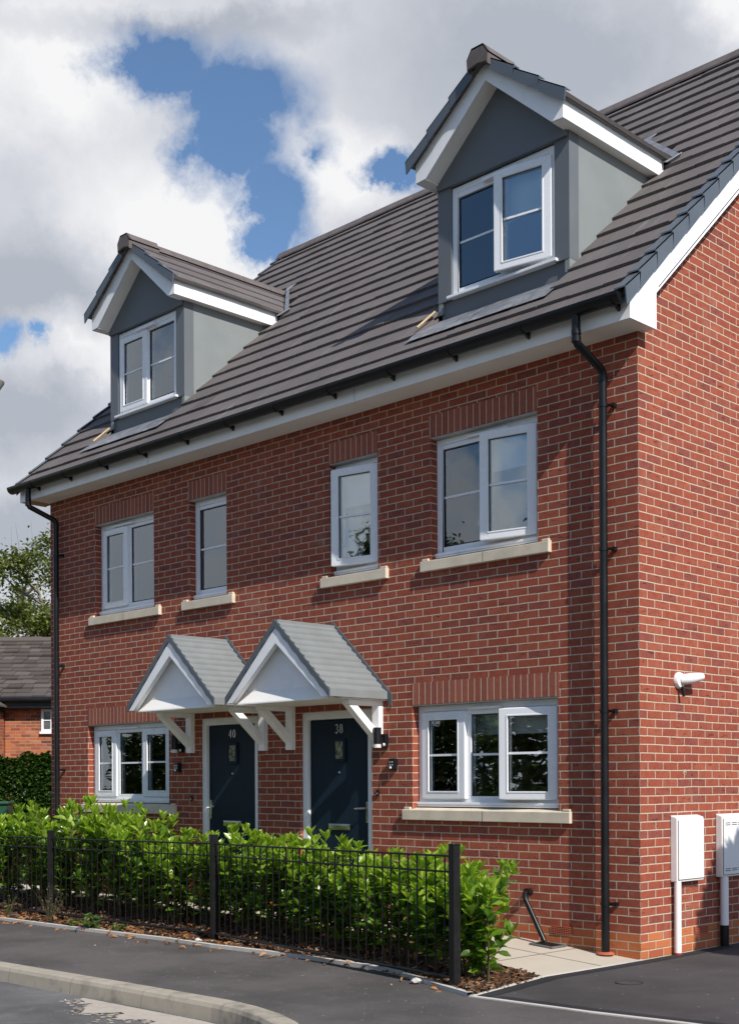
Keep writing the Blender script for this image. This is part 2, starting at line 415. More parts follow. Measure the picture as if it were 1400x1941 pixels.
mb.face([(-W,D_,-.4),(-W,0,-.4),(-W,0,ZS+.5),(-W,RY,roofz(RY)-.06),(-W,D_,ZS+.3)]); mb.face([(0,D_,-.4),(-W,D_,-.4),(-W,D_,ZS+.3),(0,D_,ZS+.3)])
mb.build('wall', M_brick, house)
for k, (xa, xb, za) in enumerate([(-2.275,-1.016,4.648),(-3.633,-2.947,4.645),(-5.951,-5.262,4.648),(-7.869,-6.621,4.644),(-2.505,-.800,2.172),(-8.036,-6.335,2.172)]):
    mb = MB(); mb.box(xa, xb, -.003, .10, za, za+.207); mb.build('soldier_course', M_soldier, house)

# interior rooms, so the panes show a room and not a hollow shell
def room(x0, x1, z0, z1, y0=.16, y1=3.6):
    mb = MB()
    mb.face([(x0,y1,z0),(x1,y1,z0),(x1,y1,z1),(x0,y1,z1)]); mb.face([(x0,y0,z0),(x0,y1,z0),(x0,y1,z1),(x0,y0,z1)]); mb.face([(x1,y0,z0),(x1,y0,z1),(x1,y1,z1),(x1,y1,z0)])
    mb.face([(x0,y0,z1),(x0,y1,z1),(x1,y1,z1),(x1,y0,z1)]); mb.mi = 1
    mb.face([(x0,y0,z0),(x1,y0,z0),(x1,y1,z0),(x0,y1,z0)])
    mb.build('interior_room', [M_room, M_floorint], house)
room(-4.40,-.15,2.62,4.98); room(-8.75,-4.48,2.62,4.98); room(-2.90,-.15,.15,2.45); room(-8.75,-6.0,.15,2.45); room(-4.40,-2.98,.15,2.45); room(-5.9,-4.48,.15,2.45)

# ------------------------------------------------------------------ windows
def frame_ring(mb, x0, x1, z0, z1, y0, y1, w, wz=None):
    wz = wz or w
    mb.box(x0, x0+w, y0, y1, z0, z1); mb.box(x1-w, x1, y0, y1, z0, z1)
    mb.box(x0+w, x1-w, y0, y1, z0, z0+wz); mb.box(x0+w, x1-w, y0, y1, z1-wz, z1)
def pane(win, x0, x1, z0, z1, y, loc=None, rot=0, ox=0):
    mb = MB(); mb.box(x0-ox, x1-ox, y, y+.012, z0, z1)
    o = mb.build('pane', M_glass, win); 
    if loc: o.location = loc; o.rotation_euler = (0,0,rot)
    zc = (z0+z1)/2+.005
    b = MB(); b.box(x0-ox, x1-ox, y-.006, y-.001, zc-.010, zc+.010); b = b.build('glazing_bar', M_white, win)
    if loc: b.location = loc; b.rotation_euler = (0,0,rot)
    s = MB(); frame_ring(s, x0-ox-.001, x1-ox+.001, z0-.001, z1+.001, y-.009, y-.002, .007); s = s.build('gasket', M_black, win)
    if loc: s.location = loc; s.rotation_euler = (0,0,rot)
def sash(win, x0, x1, z0, z1, y, hinge, ang):
    """casement: hinge 'l' or 'r', opened outward by ang"""
    hx = x0 if hinge == 'l' else x1; rot = -ang if hinge == 'l' else ang
    mb = MB(); w = .080
    frame_ring(mb, x0-hx, x1-hx, z0, z1, 0, .055, w, .060)
    o = mb.build('sash', M_white, win, bevel=.007); o.location = (hx, y, 0); o.rotation_euler = (0,0,rot)
    mb = MB(); frame_ring(mb, x0-hx+.076, x1-hx-.076, z0+.056, z1-.056, -.004, .03, .014); o = mb.build('glazing_bead', M_white, win, bevel=.004)
    o.location = (hx, y, 0); o.rotation_euler = (0,0,rot)
    pane(win, x0+w+.008, x1-w-.008, z0+.068, z1-.068, .022, (hx, y, 0), rot, hx)
    hm = MB(); hxx = (x1-.03-hx) if hinge == 'l' else (x0+.03-hx)
    hm.box(hxx-.012, hxx+.012, .056, .075, (z0+z1)/2-.03, (z0+z1)/2+.03); hm.box(min(hxx, hxx+(.12 if hinge == 'r' else -.12)), max(hxx, hxx+(.12 if hinge == 'r' else -.12)), .075, .09, (z0+z1)/2-.008, (z0+z1)/2+.008)
    hm = hm.build('handle', M_white, win, bevel=.003); hm.location = (hx, y, 0); hm.rotation_euler = (0,0,rot)
def window(op, lights, sill=True, vent=None, label=None, zf=None, y=.085, blind=None):
    x0, x1, z0, z1 = op
    zb = zf if zf is not None else z0+.075          # bottom of the frame proper
    mb = MB(); fw = .074; hd = .098
    frame_ring(mb, x0+.004, x1-.004, zb, z1-.012, y, y+.065, fw, .055); mb.box(x0+.004+fw, x1-.004-fw, y, y+.064, z1-.012-hd, z1-.0681)
    lt = MB(); lt.box(x0+.002, x1-.002, .004, y+.05, z1-.0095, z1-.001); lt.build('lintel', M_lintel, house)
    n = len(lights); mull = [x0+.004]+[l[1] for l in lights[:-1]]+[x1-.004]
    for xm in mull[1:-1]: mb.box(xm-.034, xm+.034, y, y+.0645, zb+.0551, z1-.0125-hd)
    win = mb.build('window', M_white, house, bevel=.006)
    if label: win['label'] = label
    mb = MB(); mb.box(x0+.004, x1-.004, y-.035, y+.06, zb-.026, zb-.001); mb.box(x0+.004, x1-.004, y-.03, y+.06, zb-.045, zb-.027)
    mb.build('cill', M_white, win, bevel=.004)
    for kind, xe in [(l[0], i) for i, l in enumerate(lights)]:
        a, b = mull[xe]+(fw-.02 if xe == 0 else .012), mull[xe+1]-(fw-.02 if xe == n-1 else .012)
        if kind == 'fix':
            pane(win, a+.024, b-.024, zb+.060, z1-.016-hd, y+.02)
        else:
            hinge, ang = kind
            sash(win, a, b, zb+.030, z1-.080, y-.022, hinge, ang)
    if vent:
        mb = MB(); mb.box(vent[0], vent[1], y-.020, y-.001, z1-.070, z1-.040); mb.box(vent[0]+.01, vent[1]-.01, y-.036, y-.021, z1-.066, z1-.046)
        mb.build('trickle_vent', M_white, win, bevel=.004)
    if sill:
        mb = MB(); a, b = x0-.10, x1+.145; t = z0+.012; lo = z0-.095
        mb.prism([(a,-.045,lo),(a,-.045,t-.012),(a,.08,t+.010),(a,.08,lo)], (b-a, 0, 0))
        mb.build('sill', M_stone, win, bevel=.005)
        for e0, e1 in ((a+.012, a+.085), (b-.085, b-.012)):
            mb = MB(); mb.box(e0, e1, -.028, .0, t-.006, t+.014); mb.build('sill_end', M_stone, win, bevel=.004)
        j = MB(); xm = (a+b)/2+.02
        if b-a > 1.2: j.box(xm-.003, xm+.003, -.0462, -.03, lo+.002, t-.014); j.build('sill_joint', M_joint, win)
    if blind:
        mb = MB()
        if blind[0] == 'roller':
            mb.box(x0+.07, x1-.07, y+.075, y+.079, z1-.09-blind[1], z1-.05); mb.box(x0+.07, x1-.07, y+.071, y+.083, z1-.10-blind[1], z1-.09-blind[1])
            mb.build('blind', M_blind, win)
        else:
            k = 0; zz = z1-.09
            while zz > zb+.06:
                mb.prism([(x0+.62,y+.12,zz),(x0+.62,y+.15,zz+.016),(x0+.62,y+.151,zz+.018),(x0+.62,y+.121,zz+.002)], (x1-x0-.68,0,0)); zz -= .034
            mb.build('blind', M_slat, win)
    return win
window(OPEN['ff38'], [('fix',-1.66),(('r',.17),0)], vent=(-1.86,-1.38), label='wide upstairs window with its right casement ajar', blind=('roller',.30))
window(OPEN['n38'], [(('r',.20),0)], label='narrow upstairs window standing ajar', blind=('roller',.33))
window(OPEN['n40'], [('fix',0)], label='narrow shut upstairs window')
window(OPEN['ff40'], [(('l',0),-7.235),('fix',0)], vent=(-7.55,-7.12), label='wide shut upstairs window')
window(OPEN['g38'], [(('l',.03),-1.885),('fix',-1.46),(('r',.15),0)], vent=(-1.86,-1.48), label='three-light ground floor window with its right casement ajar', blind=('roller',.20))
window(OPEN['g40'], [(('l',.0),-7.50),('fix',-6.97),(('r',.0),0)], vent=(-7.45,-7.05), label='three-light ground floor window with grey slatted blinds', blind=('slat',))
# curtains at the side of the rooms
def curtain(x0, x1, z0, z1, y):
    mb = MB(); n = 28
    pts = [(x0+(x1-x0)*i/n, y+.025*math.sin(i*1.5)) for i in range(n+1)]
    for i in range(n): mb.face([(*pts[i],z0),(*pts[i+1],z0),(*pts[i+1],z1),(*pts[i],z1)])
    mb.build('curtain', M_blind, house, smooth=2)
for a in ((-2.22,-1.93,3.45,4.62,.24),(-3.6,-3.38,3.45,4.62,.24),(-7.82,-7.6,3.45,4.62,.24),(-6.9,-6.63,3.45,4.62,.24),(-5.9,-5.75,3.45,4.62,.24),(-7.97,-7.68,1.2,2.15,.26),(-2.44,-2.25,1.2,2.15,.25)): curtain(*a)

# ------------------------------------------------------------------ doors
def stroke(mb, pts, ws, y, th=.004):
    """flat lettering stroke through (x, z) points with a width at each point"""
    L = []; R = []
    for i, (x, z) in enumerate(pts):
        a = pts[max(0, i-1)]; b = pts[min(len(pts)-1, i+1)]
        dx, dz = b[0]-a[0], b[1]-a[1]; l = math.hypot(dx, dz) or 1; nx, nz = -dz/l, dx/l; w = ws[i]/2 if isinstance(ws, list) else ws/2
        L.append((x+nx*w, z+nz*w)); R.append((x-nx*w, z-nz*w))
    for i in range(len(pts)-1):
        mb.prism([(L[i][0],y,L[i][1]),(L[i+1][0],y,L[i+1][1]),(R[i+1][0],y,R[i+1][1]),(R[i][0],y,R[i][1])], (0,-th,0))
def arc(cx, cz, rx, rz, a0, a1, n=14): return [(cx+rx*math.cos(a0+(a1-a0)*i/n), cz+rz*math.sin(a0+(a1-a0)*i/n)) for i in range(n+1)]
def ring_w(n, thin, thick): return [thin+(thick-thin)*abs(math.cos(2*PI*i/n)) for i in range(n+1)]
def digit(mb, ch, x, z, h, y):
    w = h*.5
    if ch == '0': stroke(mb, arc(x+w/2, z+h/2, w*.42, h*.48, 0, 2*PI, 24), ring_w(24, h*.05, h*.15), y)
    elif ch == '8':
        stroke(mb, arc(x+w/2, z+h*.735, w*.34, h*.235, 0, 2*PI, 20), ring_w(20, h*.06, h*.14), y)
        stroke(mb, arc(x+w/2, z+h*.27, w*.42, h*.27, 0, 2*PI, 20), ring_w(20, h*.06, h*.15), y)
    elif ch == '3':
        stroke(mb, arc(x+w*.44, z+h*.745, w*.36, h*.225, PI*.86, -PI/2, 14), [h*.09+h*.05*math.sin(PI*i/14) for i in range(15)], y)
        stroke(mb, arc(x+w*.42, z+h*.27, w*.44, h*.26, PI/2, -PI*.86, 14), [h*.09+h*.06*math.sin(PI*i/14) for i in range(15)], y)
    elif ch == '4':
        stroke(mb, [(x+w*.70, z+h), (x-w*.02, z+h*.30)], h*.06, y); stroke(mb, [(x-w*.02, z+h*.28), (x+w*1.02, z+h*.28)], h*.08, y)
        stroke(mb, [(x+w*.70, z), (x+w*.70, z+h)], h*.14, y); stroke(mb, [(x+w*.48, z+h*.02), (x+w*.92, z+h*.02)], h*.05, y)
def door(op, num, handle_left):
    x0, x1, z0, z1 = op; y = .03
    mb = MB(); mb.box(x0+.002, x0+.083, y, y+.08, z0, z1-.002); mb.box(x1-.083, x1-.002, y, y+.08, z0, z1-.002); mb.box(x0+.083, x1-.083, y, y+.08, z1-.078, z1-.002)
    fr = mb.build('door_frame', M_white, house, bevel=.006)
    mb = MB(); mb.box(x0+.083, x1-.083, y+.01, y+.08, z0, z0+.06); mb.build('threshold', M_galv, fr)
    a, b = x0+.086, x1-.086; yd = y+.035
    mb = MB(); mb.box(a, b, yd, yd+.044, z0+.065, z1-.082)
    d = mb.build('door', M_door, house, bevel=.003); d['label'] = 'dark blue front door numbered '+num
    mb = MB(); frame_ring(mb, a, b, z0+.062, z1-.080, yd+.014, yd+.03, .006); mb.build('door_seal', M_black, d)
    cx = (a+b)/2
    mb = MB(); frame_ring(mb, cx-.095, cx+.095, 1.655, 1.888, yd-.018, yd-.001, .034, .030); mb.build('glazing_frame', M_door, d, bevel=.006)
    mb = MB(); mb.box(cx-.062, cx+.062, yd-.006, yd-.001, 1.684, 1.858); mb.build('glazed_light', M_doorglass, d)
    mb = MB(); h = .088; digit(mb, num[0], cx-.058, 1.943, h, yd-.001); digit(mb, num[1], cx+.006, 1.943, h, yd-.001); mb.build('door_number', M_chrome, d)
    mb = MB(); mb.lathe([(.004,0),(.012,.001),(.012,.006),(.006,.009)], (cx, yd-.001, 1.545), 14, 'y'); mb.build('spyhole', M_chrome, d, smooth=True)
    mb = MB(); mb.box(cx-.155, cx+.155, yd-.014, yd-.001, .965, 1.028); mb.box(cx-.135, cx+.135, yd-.022, yd-.015, .976, 1.018); mb.build('letter_plate', M_chrome, d, bevel=.004)
    hx = a+.035 if handle_left else b-.035; s = 1 if handle_left else -1
    mb = MB(); mb.box(hx-.016, hx+.016, yd-.010, yd-.001, 1.045, 1.255); mb.tube([(hx,yd-.01,1.19),(hx,yd-.055,1.19),(hx+s*.04,yd-.06,1.19),(hx+s*.125,yd-.06,1.185)], [.009,.010,.010,.008], 10)
    mb.lathe([(.008,0),(.011,.002),(.011,.008)], (hx, yd-.011, 1.09), 12, 'y')
    mb.build('handle', M_chrome, d, smooth=True)
M_doorglass = plain('obscured_door_glass', (.16,.18,.12), .12, .8, 16, .6, 30, spec=.9)
door(OPEN['d38'], '38', False); door(OPEN['d40'], '40', True)

# ------------------------------------------------------------------ main roof
VX0, VX1 = -9.03, .13
DORM = (-1.675, -7.225)
mb = MB(); GA = .2425; y = -.4705; k = 0
def tilerow(mb, xa, xb, y0, y1, dz, step=.334, off=0., th=.040, gap=.0045):
    """one course of flat tiles from xa to xb, each tile its own island, butt edge at y0"""
    x = xa - off
    while x < xb - 1e-4:
        a = max(x, xa)+gap/2; b = min(x+step, xb)-gap/2; x += step
        if b-a < .02: continue
        j = random.uniform(-.004, .004); j2 = random.uniform(-.004, .004)
        yb = y1+.07; dr = .044
        A = [(a,y0+j2,roofz(y0)+dz+j),(b,y0+j2,roofz(y0)+dz+j+random.uniform(-.002,.002)),(b,yb,roofz(yb)+dz-dr),(a,yb,roofz(yb)+dz-dr)]
        B = [(p[0], p[1]+.030, p[2]-th+.004) for p in A]
        mb.mesh(A+B, [(0,1,2,3),(7,6,5,4),(4,5,1,0),(5,6,2,1),(6,7,3,2),(7,4,0,3)])
while y < RY-.02:
    y1 = min(y+GA, RY); off = (.167 if k % 2 else 0); ys = max(y, -.405)
    segs = [(VX0+.005, VX1-.06)]
    if -.05 < y < .4: segs = [(VX0+.005, DORM[1]-.775), (DORM[1]+.79, DORM[0]-.775), (DORM[0]+.79, VX1-.06)]
    elif y > .30 and y < 2.1:
        segs = [(VX0+.005, DORM[1]-.70), (DORM[1]+.70, DORM[0]-.70), (DORM[0]+.70, VX1-.06)]
    for a, b in segs:
        o2 = (off + (a-VX0)) % .334
        tilerow(mb, a, b, ys, y1, 0., off=o2)
    y += GA; k += 1
# back slope
mb.face([(VX1,RY,roofz(RY)-.005),(VX0,RY,roofz(RY)-.005),(VX0,D_+.4,roofz(-.4)-.01),(VX1,D_+.4,roofz(-.4)-.01)])
roof = mb.build('roof', M_tile, house)
# ridge
mb = MB(); x = VX0
while x < VX1-.05:
    b = min(x+.45, VX1); h = random.uniform(-.003, .003); zr = roofz(RY)
    for (p0, p1) in (((-.11,-.075),(-.04,.028)), ((-.04,.028),(.04,.028)), ((.04,.028),(.11,-.075))):
        A = [(x+.004,RY+p0[0],zr+p0[1]+h),(b-.004,RY+p0[0],zr+p0[1]+h),(b-.004,RY+p1[0],zr+p1[1]+h),(x+.004,RY+p1[0],zr+p1[1]+h)]
        mb.prism(A, (0, 0, -.022))
    x += .45
mb.build('ridge_tile', M_ridge, roof)
# dry verge units along both gables
def verge(xin, xout):
    mb = MB(); y = -.4705; s = 1 if xout > xin else -1
    while y < RY-.05:
        y1 = min(y+GA+.02, RY); y_ = y; y = max(y, -.42); z0 = roofz(y)+.030; z1 = roofz(y1)-.004
        top = [(xin,y,z0),(xout,y,z0),(xout,y1,z1),(xin,y1,z1)]
        mb.prism(top, (0,0,-.012))
        side = [(xout,y+.02,z0-.150),(xout,y,z0),(xout,y1,z1),(xout,y1,z1-.125)]
        mb.prism(side, (-s*.012,0,0))
        y = y_+GA
    mb.build('verge_cap', M_verge, roof)
verge(VX1-.075, VX1+.035); verge(VX0+.05, VX0-.012)
# lath ends showing beside the dormers, and eaves felt
for xa, ya in ((-2.425,.05),(-7.84,.0)):
    mb = MB(); a = Vector((xa-.03, ya-.01, roofz(ya)+.035)); b = Vector((xa+.01, ya+.20, roofz(ya+.20)+.04)); mb.tube([a, b], .011, 6); mb.build('lath', M_wood, roof)

# soffit, fascia, bargeboards, box ends
mb = MB(); mb.box(-8.893, .111, -.290, -.002, ZS, ZS+.012); mb.build('soffit', M_soffit, house)
mb = MB(); mb.box(-9.10, .128, -.305, -.291, ZS-.004, ZS+.235); mb.build('fascia', M_whitetrim, house, bevel=.003)
for q in range(2):
    j = MB(); xj = (-2.95, -6.3)[q]; j.box(xj-.0018, xj+.0018, -.3062, -.3045, ZS, ZS+.2); j.build('fascia_joint', M_joint, house)
def barge(xa, xb, name='bargeboard'):
    mb = MB(); b0 = lambda y: 5.300+.925*y
    yb = .072
    poly = [(xa,-.304,ZS-.003),(xa,yb,ZS-.003),(xa,yb,b0(yb)),(xa,RY,b0(RY)),(xa,RY,roofz(RY)-.03),(xa,-.304,roofz(-.304)-.045)]
    mb.prism(poly[:1]+poly[1:3]+[(xa,yb,roofz(yb)-.045),(xa,-.304,roofz(-.304)-.045)], (xb-xa,0,0))
    mb.prism([(xa,yb,b0(yb)),(xa,RY,b0(RY)),(xa,RY,roofz(RY)-.04),(xa,yb,roofz(yb)-.045)], (xb-xa,0,0))
    mb.build(name, M_whitetrim, house, bevel=.0025)
    mb = MB(); mb.prism([(min(xa,0),yb+.03,b0(yb)+.05),(min(xa,0),RY,b0(RY)+.05),(min(xa,0),RY,b0(RY)+.062),(min(xa,0),yb+.03,b0(yb)+.062)], (abs(xb-0) if xb > 0 else .2,0,0))
    mb.build('verge_soffit', M_soffit, house)
barge(.112, .130); barge(-9.118, -9.10)
mb = MB(); mb.box(-9.099, -8.895, -.289, .06, ZS+.001, ZS+.011); mb.build('soffit', M_ply, house)
mb = MB(); mb.box(.0, .111, -.0, .07, ZS+.001, ZS+.011); mb.build('soffit', M_soffit, house)

# gutter
def gutter(x0, x1, yc, zc, r, parent, name, mat, caps=True):
    mb = MB(); n = 12
    for i in range(n):
        a0 = PI+PI*i/n; a1 = PI+PI*(i+1)/n
        P = lambda a, rr: (yc+rr*math.cos(a), zc+rr*math.sin(a))
        o0, o1, i0, i1 = P(a0,r), P(a1,r), P(a0,r-.004), P(a1,r-.004)
        mb.face([(x0,*o0),(x0,*o1),(x1,*o1),(x1,*o0)]); mb.face([(x0,*i1),(x0,*i0),(x1,*i0),(x1,*i1)])
        if caps:
            for xx in (x0, x1): mb.face([(xx,yc,zc),(xx,*o0),(xx,*o1)])
    for s in (-1, 1): mb.box(x0, x1, yc+s*(r-.004)-.005, yc+s*(r-.004)+.005, zc-.004, zc+.006)
    return mb.build(name, mat, parent, smooth=True)
GY, GZ, GR = -.398, 5.246, .073
gut = gutter(-9.16, .115, GY, GZ, GR, house, 'gutter', M_black)
mb = MB()
for x in (-9.155, .11):
    mb.lathe([(GR+.004,-.008),(GR+.006,0),(GR+.004,.012)], (x, GY, GZ-.004), 20, 'x')
for i, x in enumerate([.03,-.86,-1.66,-2.42,-3.20,-3.98,-4.76,-5.54,-6.32,-7.10,-7.88,-8.62]):
    w = .045 if i in (3, 7) else .022
    b = MB(); n = 14
    for q in range(n):
        a0 = PI+PI*q/n; a1 = PI+PI*(q+1)/n; r = GR+.007
        b.face([(x-w,GY+r*math.cos(a0),GZ+r*math.sin(a0)),(x-w,GY+r*math.cos(a1),GZ+r*math.sin(a1)),(x+w,GY+r*math.cos(a1),GZ+r*math.sin(a1)),(x+w,GY+r*math.cos(a0),GZ+r*math.sin(a0))])
        for xx in (x-w, x+w):
            b.face([(xx,GY+GR*math.cos(a0),GZ+GR*math.sin(a0)),(xx,GY+r*math.cos(a0),GZ+r*math.sin(a0)),(xx,GY+r*math.cos(a1),GZ+r*math.sin(a1)),(xx,GY+GR*math.cos(a1),GZ+GR*math.sin(a1))])
    b.prism([(x-.012,GY+.01,GZ-.058),(x-.012,-.307,GZ-.045),(x-.012,-.307,GZ-.098)], (.024,0,0))
    b.build('gutter_bracket', M_black, gut, smooth=True)
# downpipes
def downpipe(xt, xb, zfoot, clips, shoe):
    r = .034; mb = MB()
    mb.tube([(xt,GY,GZ-.035),(xt,GY,5.045)], r+.002, 16)
    mb.tube([(xt,GY,5.06),(xt,GY,4.985),(xt+(xb-xt)*.05,GY+.02,4.955),(xb-(xb-xt)*.05,-.095,4.815),(xb,-.072,4.785),(xb,-.072,4.70)], r, 16)
    mb.tube([(xb,-.072,4.74),(xb,-.072,zfoot)], r, 16)
    for z in (4.99, 4.735, 5.05): mb.tube([(xt if z > 4.9 else xb, GY if z > 4.9 else -.072, z-.02),(xt if z > 4.9 else xb, GY if z > 4.9 else -.072, z+.02)], r+.005, 16)
    p = mb.build('downpipe', M_black, house, smooth=True)
    for z in clips:
        b = MB(); b.tube([(xb,-.072,z-.014),(xb,-.072,z+.014)], r+.006, 16); b.box(xb+.015, xb+.075, -.055, -.042, z-.010, z+.010); b.box(xb+.055, xb+.085, -.045, -.0, z-.016, z+.016); b.lathe([(.006,0),(.009,.012),(.004,.03)], (xb+.07,-.04,z), 10, 'y')
        b.build('pipe_clip', M_black, p, smooth=True)
    if shoe:
        b = MB(); b.lathe([(.07,0),(.075,.006),(.06,.018),(.04,.022)], (xb,-.072,zfoot-.012), 20); b.build('pipe_collar', M_terracotta, p, smooth=True)
downpipe(-.318, -.290, .04, (4.52, 3.345, 2.02, .44), True)
downpipe(-8.757, -8.640, -.02, (4.36, 2.95, 1.62), False)

# ------------------------------------------------------------------ dormers
def dormer(cx, label, opened):
    yf = .33; hw = .766; zb = 6.03; zt = 7.15; sl = .745; za = 8.02; y0 = .05
    mb = MB()
    # cheeks (pale) with a darker corner post, front posts and apron (slate grey)
    mb.mi = 1
    for s in (-1, 1):
        ring = [(cx+s*hw,yf+.05,zb-.1),(cx+s*hw,yf+.05,zt+.06),(cx+s*hw,1.75,zt+.06),(cx+s*hw,1.75,7.0)]
        mb.prism([(cx+s*hw,yf+.004,roofz(yf)-.05),(cx+s*hw,yf+.004,zt+.05),(cx+s*hw,1.72,zt+.05),(cx+s*hw,1.72,roofz(1.72)-.05)], (-s*.05,0,0))
    mb.mi = 0
    wx0, wx1, wz0, wz1 = cx-.602, cx+.610, 6.05, 7.085
    mb.box(cx-hw-.002, wx0, yf, yf+.14, zb, zt+.04); mb.box(wx1, cx+hw+.002, yf, yf+.14, zb, zt+.04)
    mb.box(cx-hw+.022, cx+hw-.01, yf+.03, yf+.12, 5.84, zb-.001)          # apron
    mb.box(wx0, wx1, yf+.03, yf+.12, zb, wz0)
    # gable panel, a little proud of the posts
    apex = 7.90; g = [(cx-hw+.01,yf-.03,7.095),(cx+hw-.01,yf-.03,7.095),(cx+hw-.01,yf-.03,7.20),(cx,yf-.03,apex-.02),(cx-hw+.01,yf-.03,7.20)]
    mb.prism(g, (0,.05,0))
    d = mb.build('dormer', [M_dormer, M_dormerside], house); d['label'] = label
    # dark band under the side soffits is real shade; tiles of the two small slopes
    zt_ = lambda dx: za-sl*abs(dx)
    for s in (-1, 1):
        mb = MB(); dx = .925; kk = 0
        while dx > .06:
            d2 = max(dx-.262, .03); x = -.334*(.5 if kk % 2 else 0)
            while x+y0 < 2.75:
                a = max(y0+.012, y0+x)+.0015; b = y0+x+.334-.0015; x += .334
                yend = (za-sl*d2-RZ)/RS+.25
                if a > yend or b-a < .03: continue
                b = min(b, yend); j = random.uniform(-.002,.002)
                A = [(cx+s*dx,a,zt_(dx)+j),(cx+s*dx,b,zt_(dx)+j),(cx+s*(d2-.05),b,zt_(d2-.05)-.02),(cx+s*(d2-.05),a,zt_(d2-.05)-.02)]
                if s < 0: A = A[::-1]
                B = [(p[0]-s*.016,p[1],p[2]-.028) for p in A]
                mb.mesh(A+B, [(0,1,2,3),(7,6,5,4),(4,5,1,0),(5,6,2,1),(6,7,3,2),(7,4,0,3)])
            dx -= .262; kk += 1
        mb.build('tile_slope', M_tile, d)
        # verge caps on the front edge
        dx = .935; mb = MB()
        while dx > .12:
            d2 = max(dx-.285, .09); h0 = zt_(dx)+.030; h1 = zt_(d2)-.002
            q = [(cx+s*dx,y0,h0),(cx+s*dx,y0+.075,h0),(cx+s*d2,y0+.075,h1),(cx+s*d2,y0,h1)]
            mb.prism(q, (0,0,-.012))
            mb.prism([(cx+s*dx,y0,h0),(cx+s*(dx-.012),y0,h0-.118),(cx+s*d2,y0,h1-.105),(cx+s*d2,y0,h1)], (0,.012,0))
            dx -= .275
        mb.build('verge_cap', M_verge, d)
        # bargeboard with a boxed foot, side fascia and soffit
        yb = .12; mb = MB()
        t0 = lambda v: za-.055-sl*v; 
        bi = lambda v: 7.80-.88*v
        mb.prism([(cx,yb,bi(0)),(cx+s*.735,yb,bi(.735)),(cx+s*.862,yb,zt-.004),(cx+s*.862,yb,t0(.862)),(cx,yb,t0(0))], (0,.018,0))
        mb.build('bargeboard', M_whitetrim, d, bevel=.003)
        mb = MB(); mb.box(min(cx+s*.848, cx+s*.864), max(cx+s*.848, cx+s*.864), yb+.019, 1.70, zt-.004, zt+.165); mb.build('fascia', M_whitetrim, d, bevel=.002)
        mb = MB(); mb.box(min(cx+s*hw, cx+s*.847), max(cx+s*hw, cx+s*.847), yb+.019, 1.75, zt, zt+.010)
        mb.prism([(cx+s*.0,yb+.019,bi(0)+.008),(cx+s*.735,yb+.019,bi(.735)+.008),(cx+s*.735,yb+.019,bi(.735)+.02),(cx,yb+.019,bi(0)+.02)], (0,yf-.03-yb-.018,0))
        mb.box(min(cx+s*.735, cx+s*.847), max(cx+s*.735, cx+s*.847), yb+.019, yf-.001, zt-.002, zt+.009)
        mb.build('soffit', M_soffit, d)
        g = MB(); g.tube([(cx+s*.885,yb-.03,7.315),(cx+s*.885,1.76,7.315)], .016, 8); g.build('eaves_strip', M_verge, d, smooth=True)
        # lead at the foot of the cheek and at the valley
        mb = MB(); f = lambda x_, y_: (x_, y_, roofz(y_)+.030)
        if s > 0:
            mb.prism([f(cx+.08,2.55),f(cx+.13,2.56),f(cx+.97,1.80),f(cx+.93,1.76)], (0,0,.006)); mb.prism([f(cx+.10,2.56),f(cx+.24,2.58),f(cx+.20,2.46)], (0,0,.007))
        mb.prism([(cx+s*.86,1.66,7.28),(cx+s*.93,1.82,7.30),(cx+s*1.0,1.80,roofz(1.80)+.03),(cx+s*.92,1.66,roofz(1.66)+.05)], (0,0,.008))
        mb.build('lead_flashing', M_lead, d)
    # ridge with a closed end
    mb = MB(); prof = [(-.112,-.135),(-.118,-.045),(-.064,.040),(.064,.040),(.118,-.045),(.112,-.135)]
    yy = y0-.045; first = True
    while yy < 2.55:
        b = min(yy+.45, 2.58); e = .010 if first else 0
        P = [(cx+p[0]*(1.04 if first else .92), yy, za+p[1]+e-(.006 if first else .018)) for p in prof]
        Pi = [(cx, yy, za-.215+e)] if first else []
        if first:
            mb.prism([P[0],P[1],P[2],P[3],P[4],P[5],(cx,yy,za-.118+e)], (0,.03,0))
        for i in range(5):
            mb.prism([P[i],P[i+1],(P[i+1][0],b-.005,P[i+1][2]),(P[i][0],b-.005,P[i][2])], (0,0,-.018))
        yy += .45; first = False
    mb.build('ridge_tile', M_ridge, d)
    mb = MB(); nl_ = 9
    for i in range(nl_):
        a = cx-.80+1.64*i/nl_; b = cx-.80+1.64*(i+1)/nl_; w0 = random.uniform(-.004,.004); w1 = random.uniform(-.006,.006)
        mb.face([(a,-.115+w1,roofz(-.115)+.012),(b,-.115+w0,roofz(-.115)+.012),(b,.03,roofz(.0)+.020+w0),(a,.03,roofz(.0)+.020+w1)])
        mb.face([(a,.03,roofz(.0)+.020+w1),(b,.03,roofz(.0)+.020+w0),(b,yf+.032,5.875),(a,yf+.032,5.875)])
    mb.build('lead_apron', M_lead, d)
    # window set in the dormer front
    y = yf+.022; fw = .066; hd = .105; mb = MB(); frame_ring(mb, wx0, wx1, wz0+.012, wz1, y, y+.06, fw, .056); mb.box(wx0+fw, wx1-fw, y, y+.059, wz1-hd, wz1-.057); xm = (wx0+wx1)/2
    mb.box(xm-.03, xm+.03, y, y+.0595, wz0+.0685, wz1-hd-.0005); mb.build('window_frame', M_white, d, bevel=.005)
    mb = MB(); mb.box(wx0-.035, wx1+.035, yf-.035, yf+.10, wz0-.018, wz0+.010); mb.build('cill', M_white, d, bevel=.005)
    mb = MB(); mb.box(xm-.20, xm+.20, yf-.028, y-.001, wz1-.078, wz1-.046); mb.build('trickle_vent', M_white, d, bevel=.004)
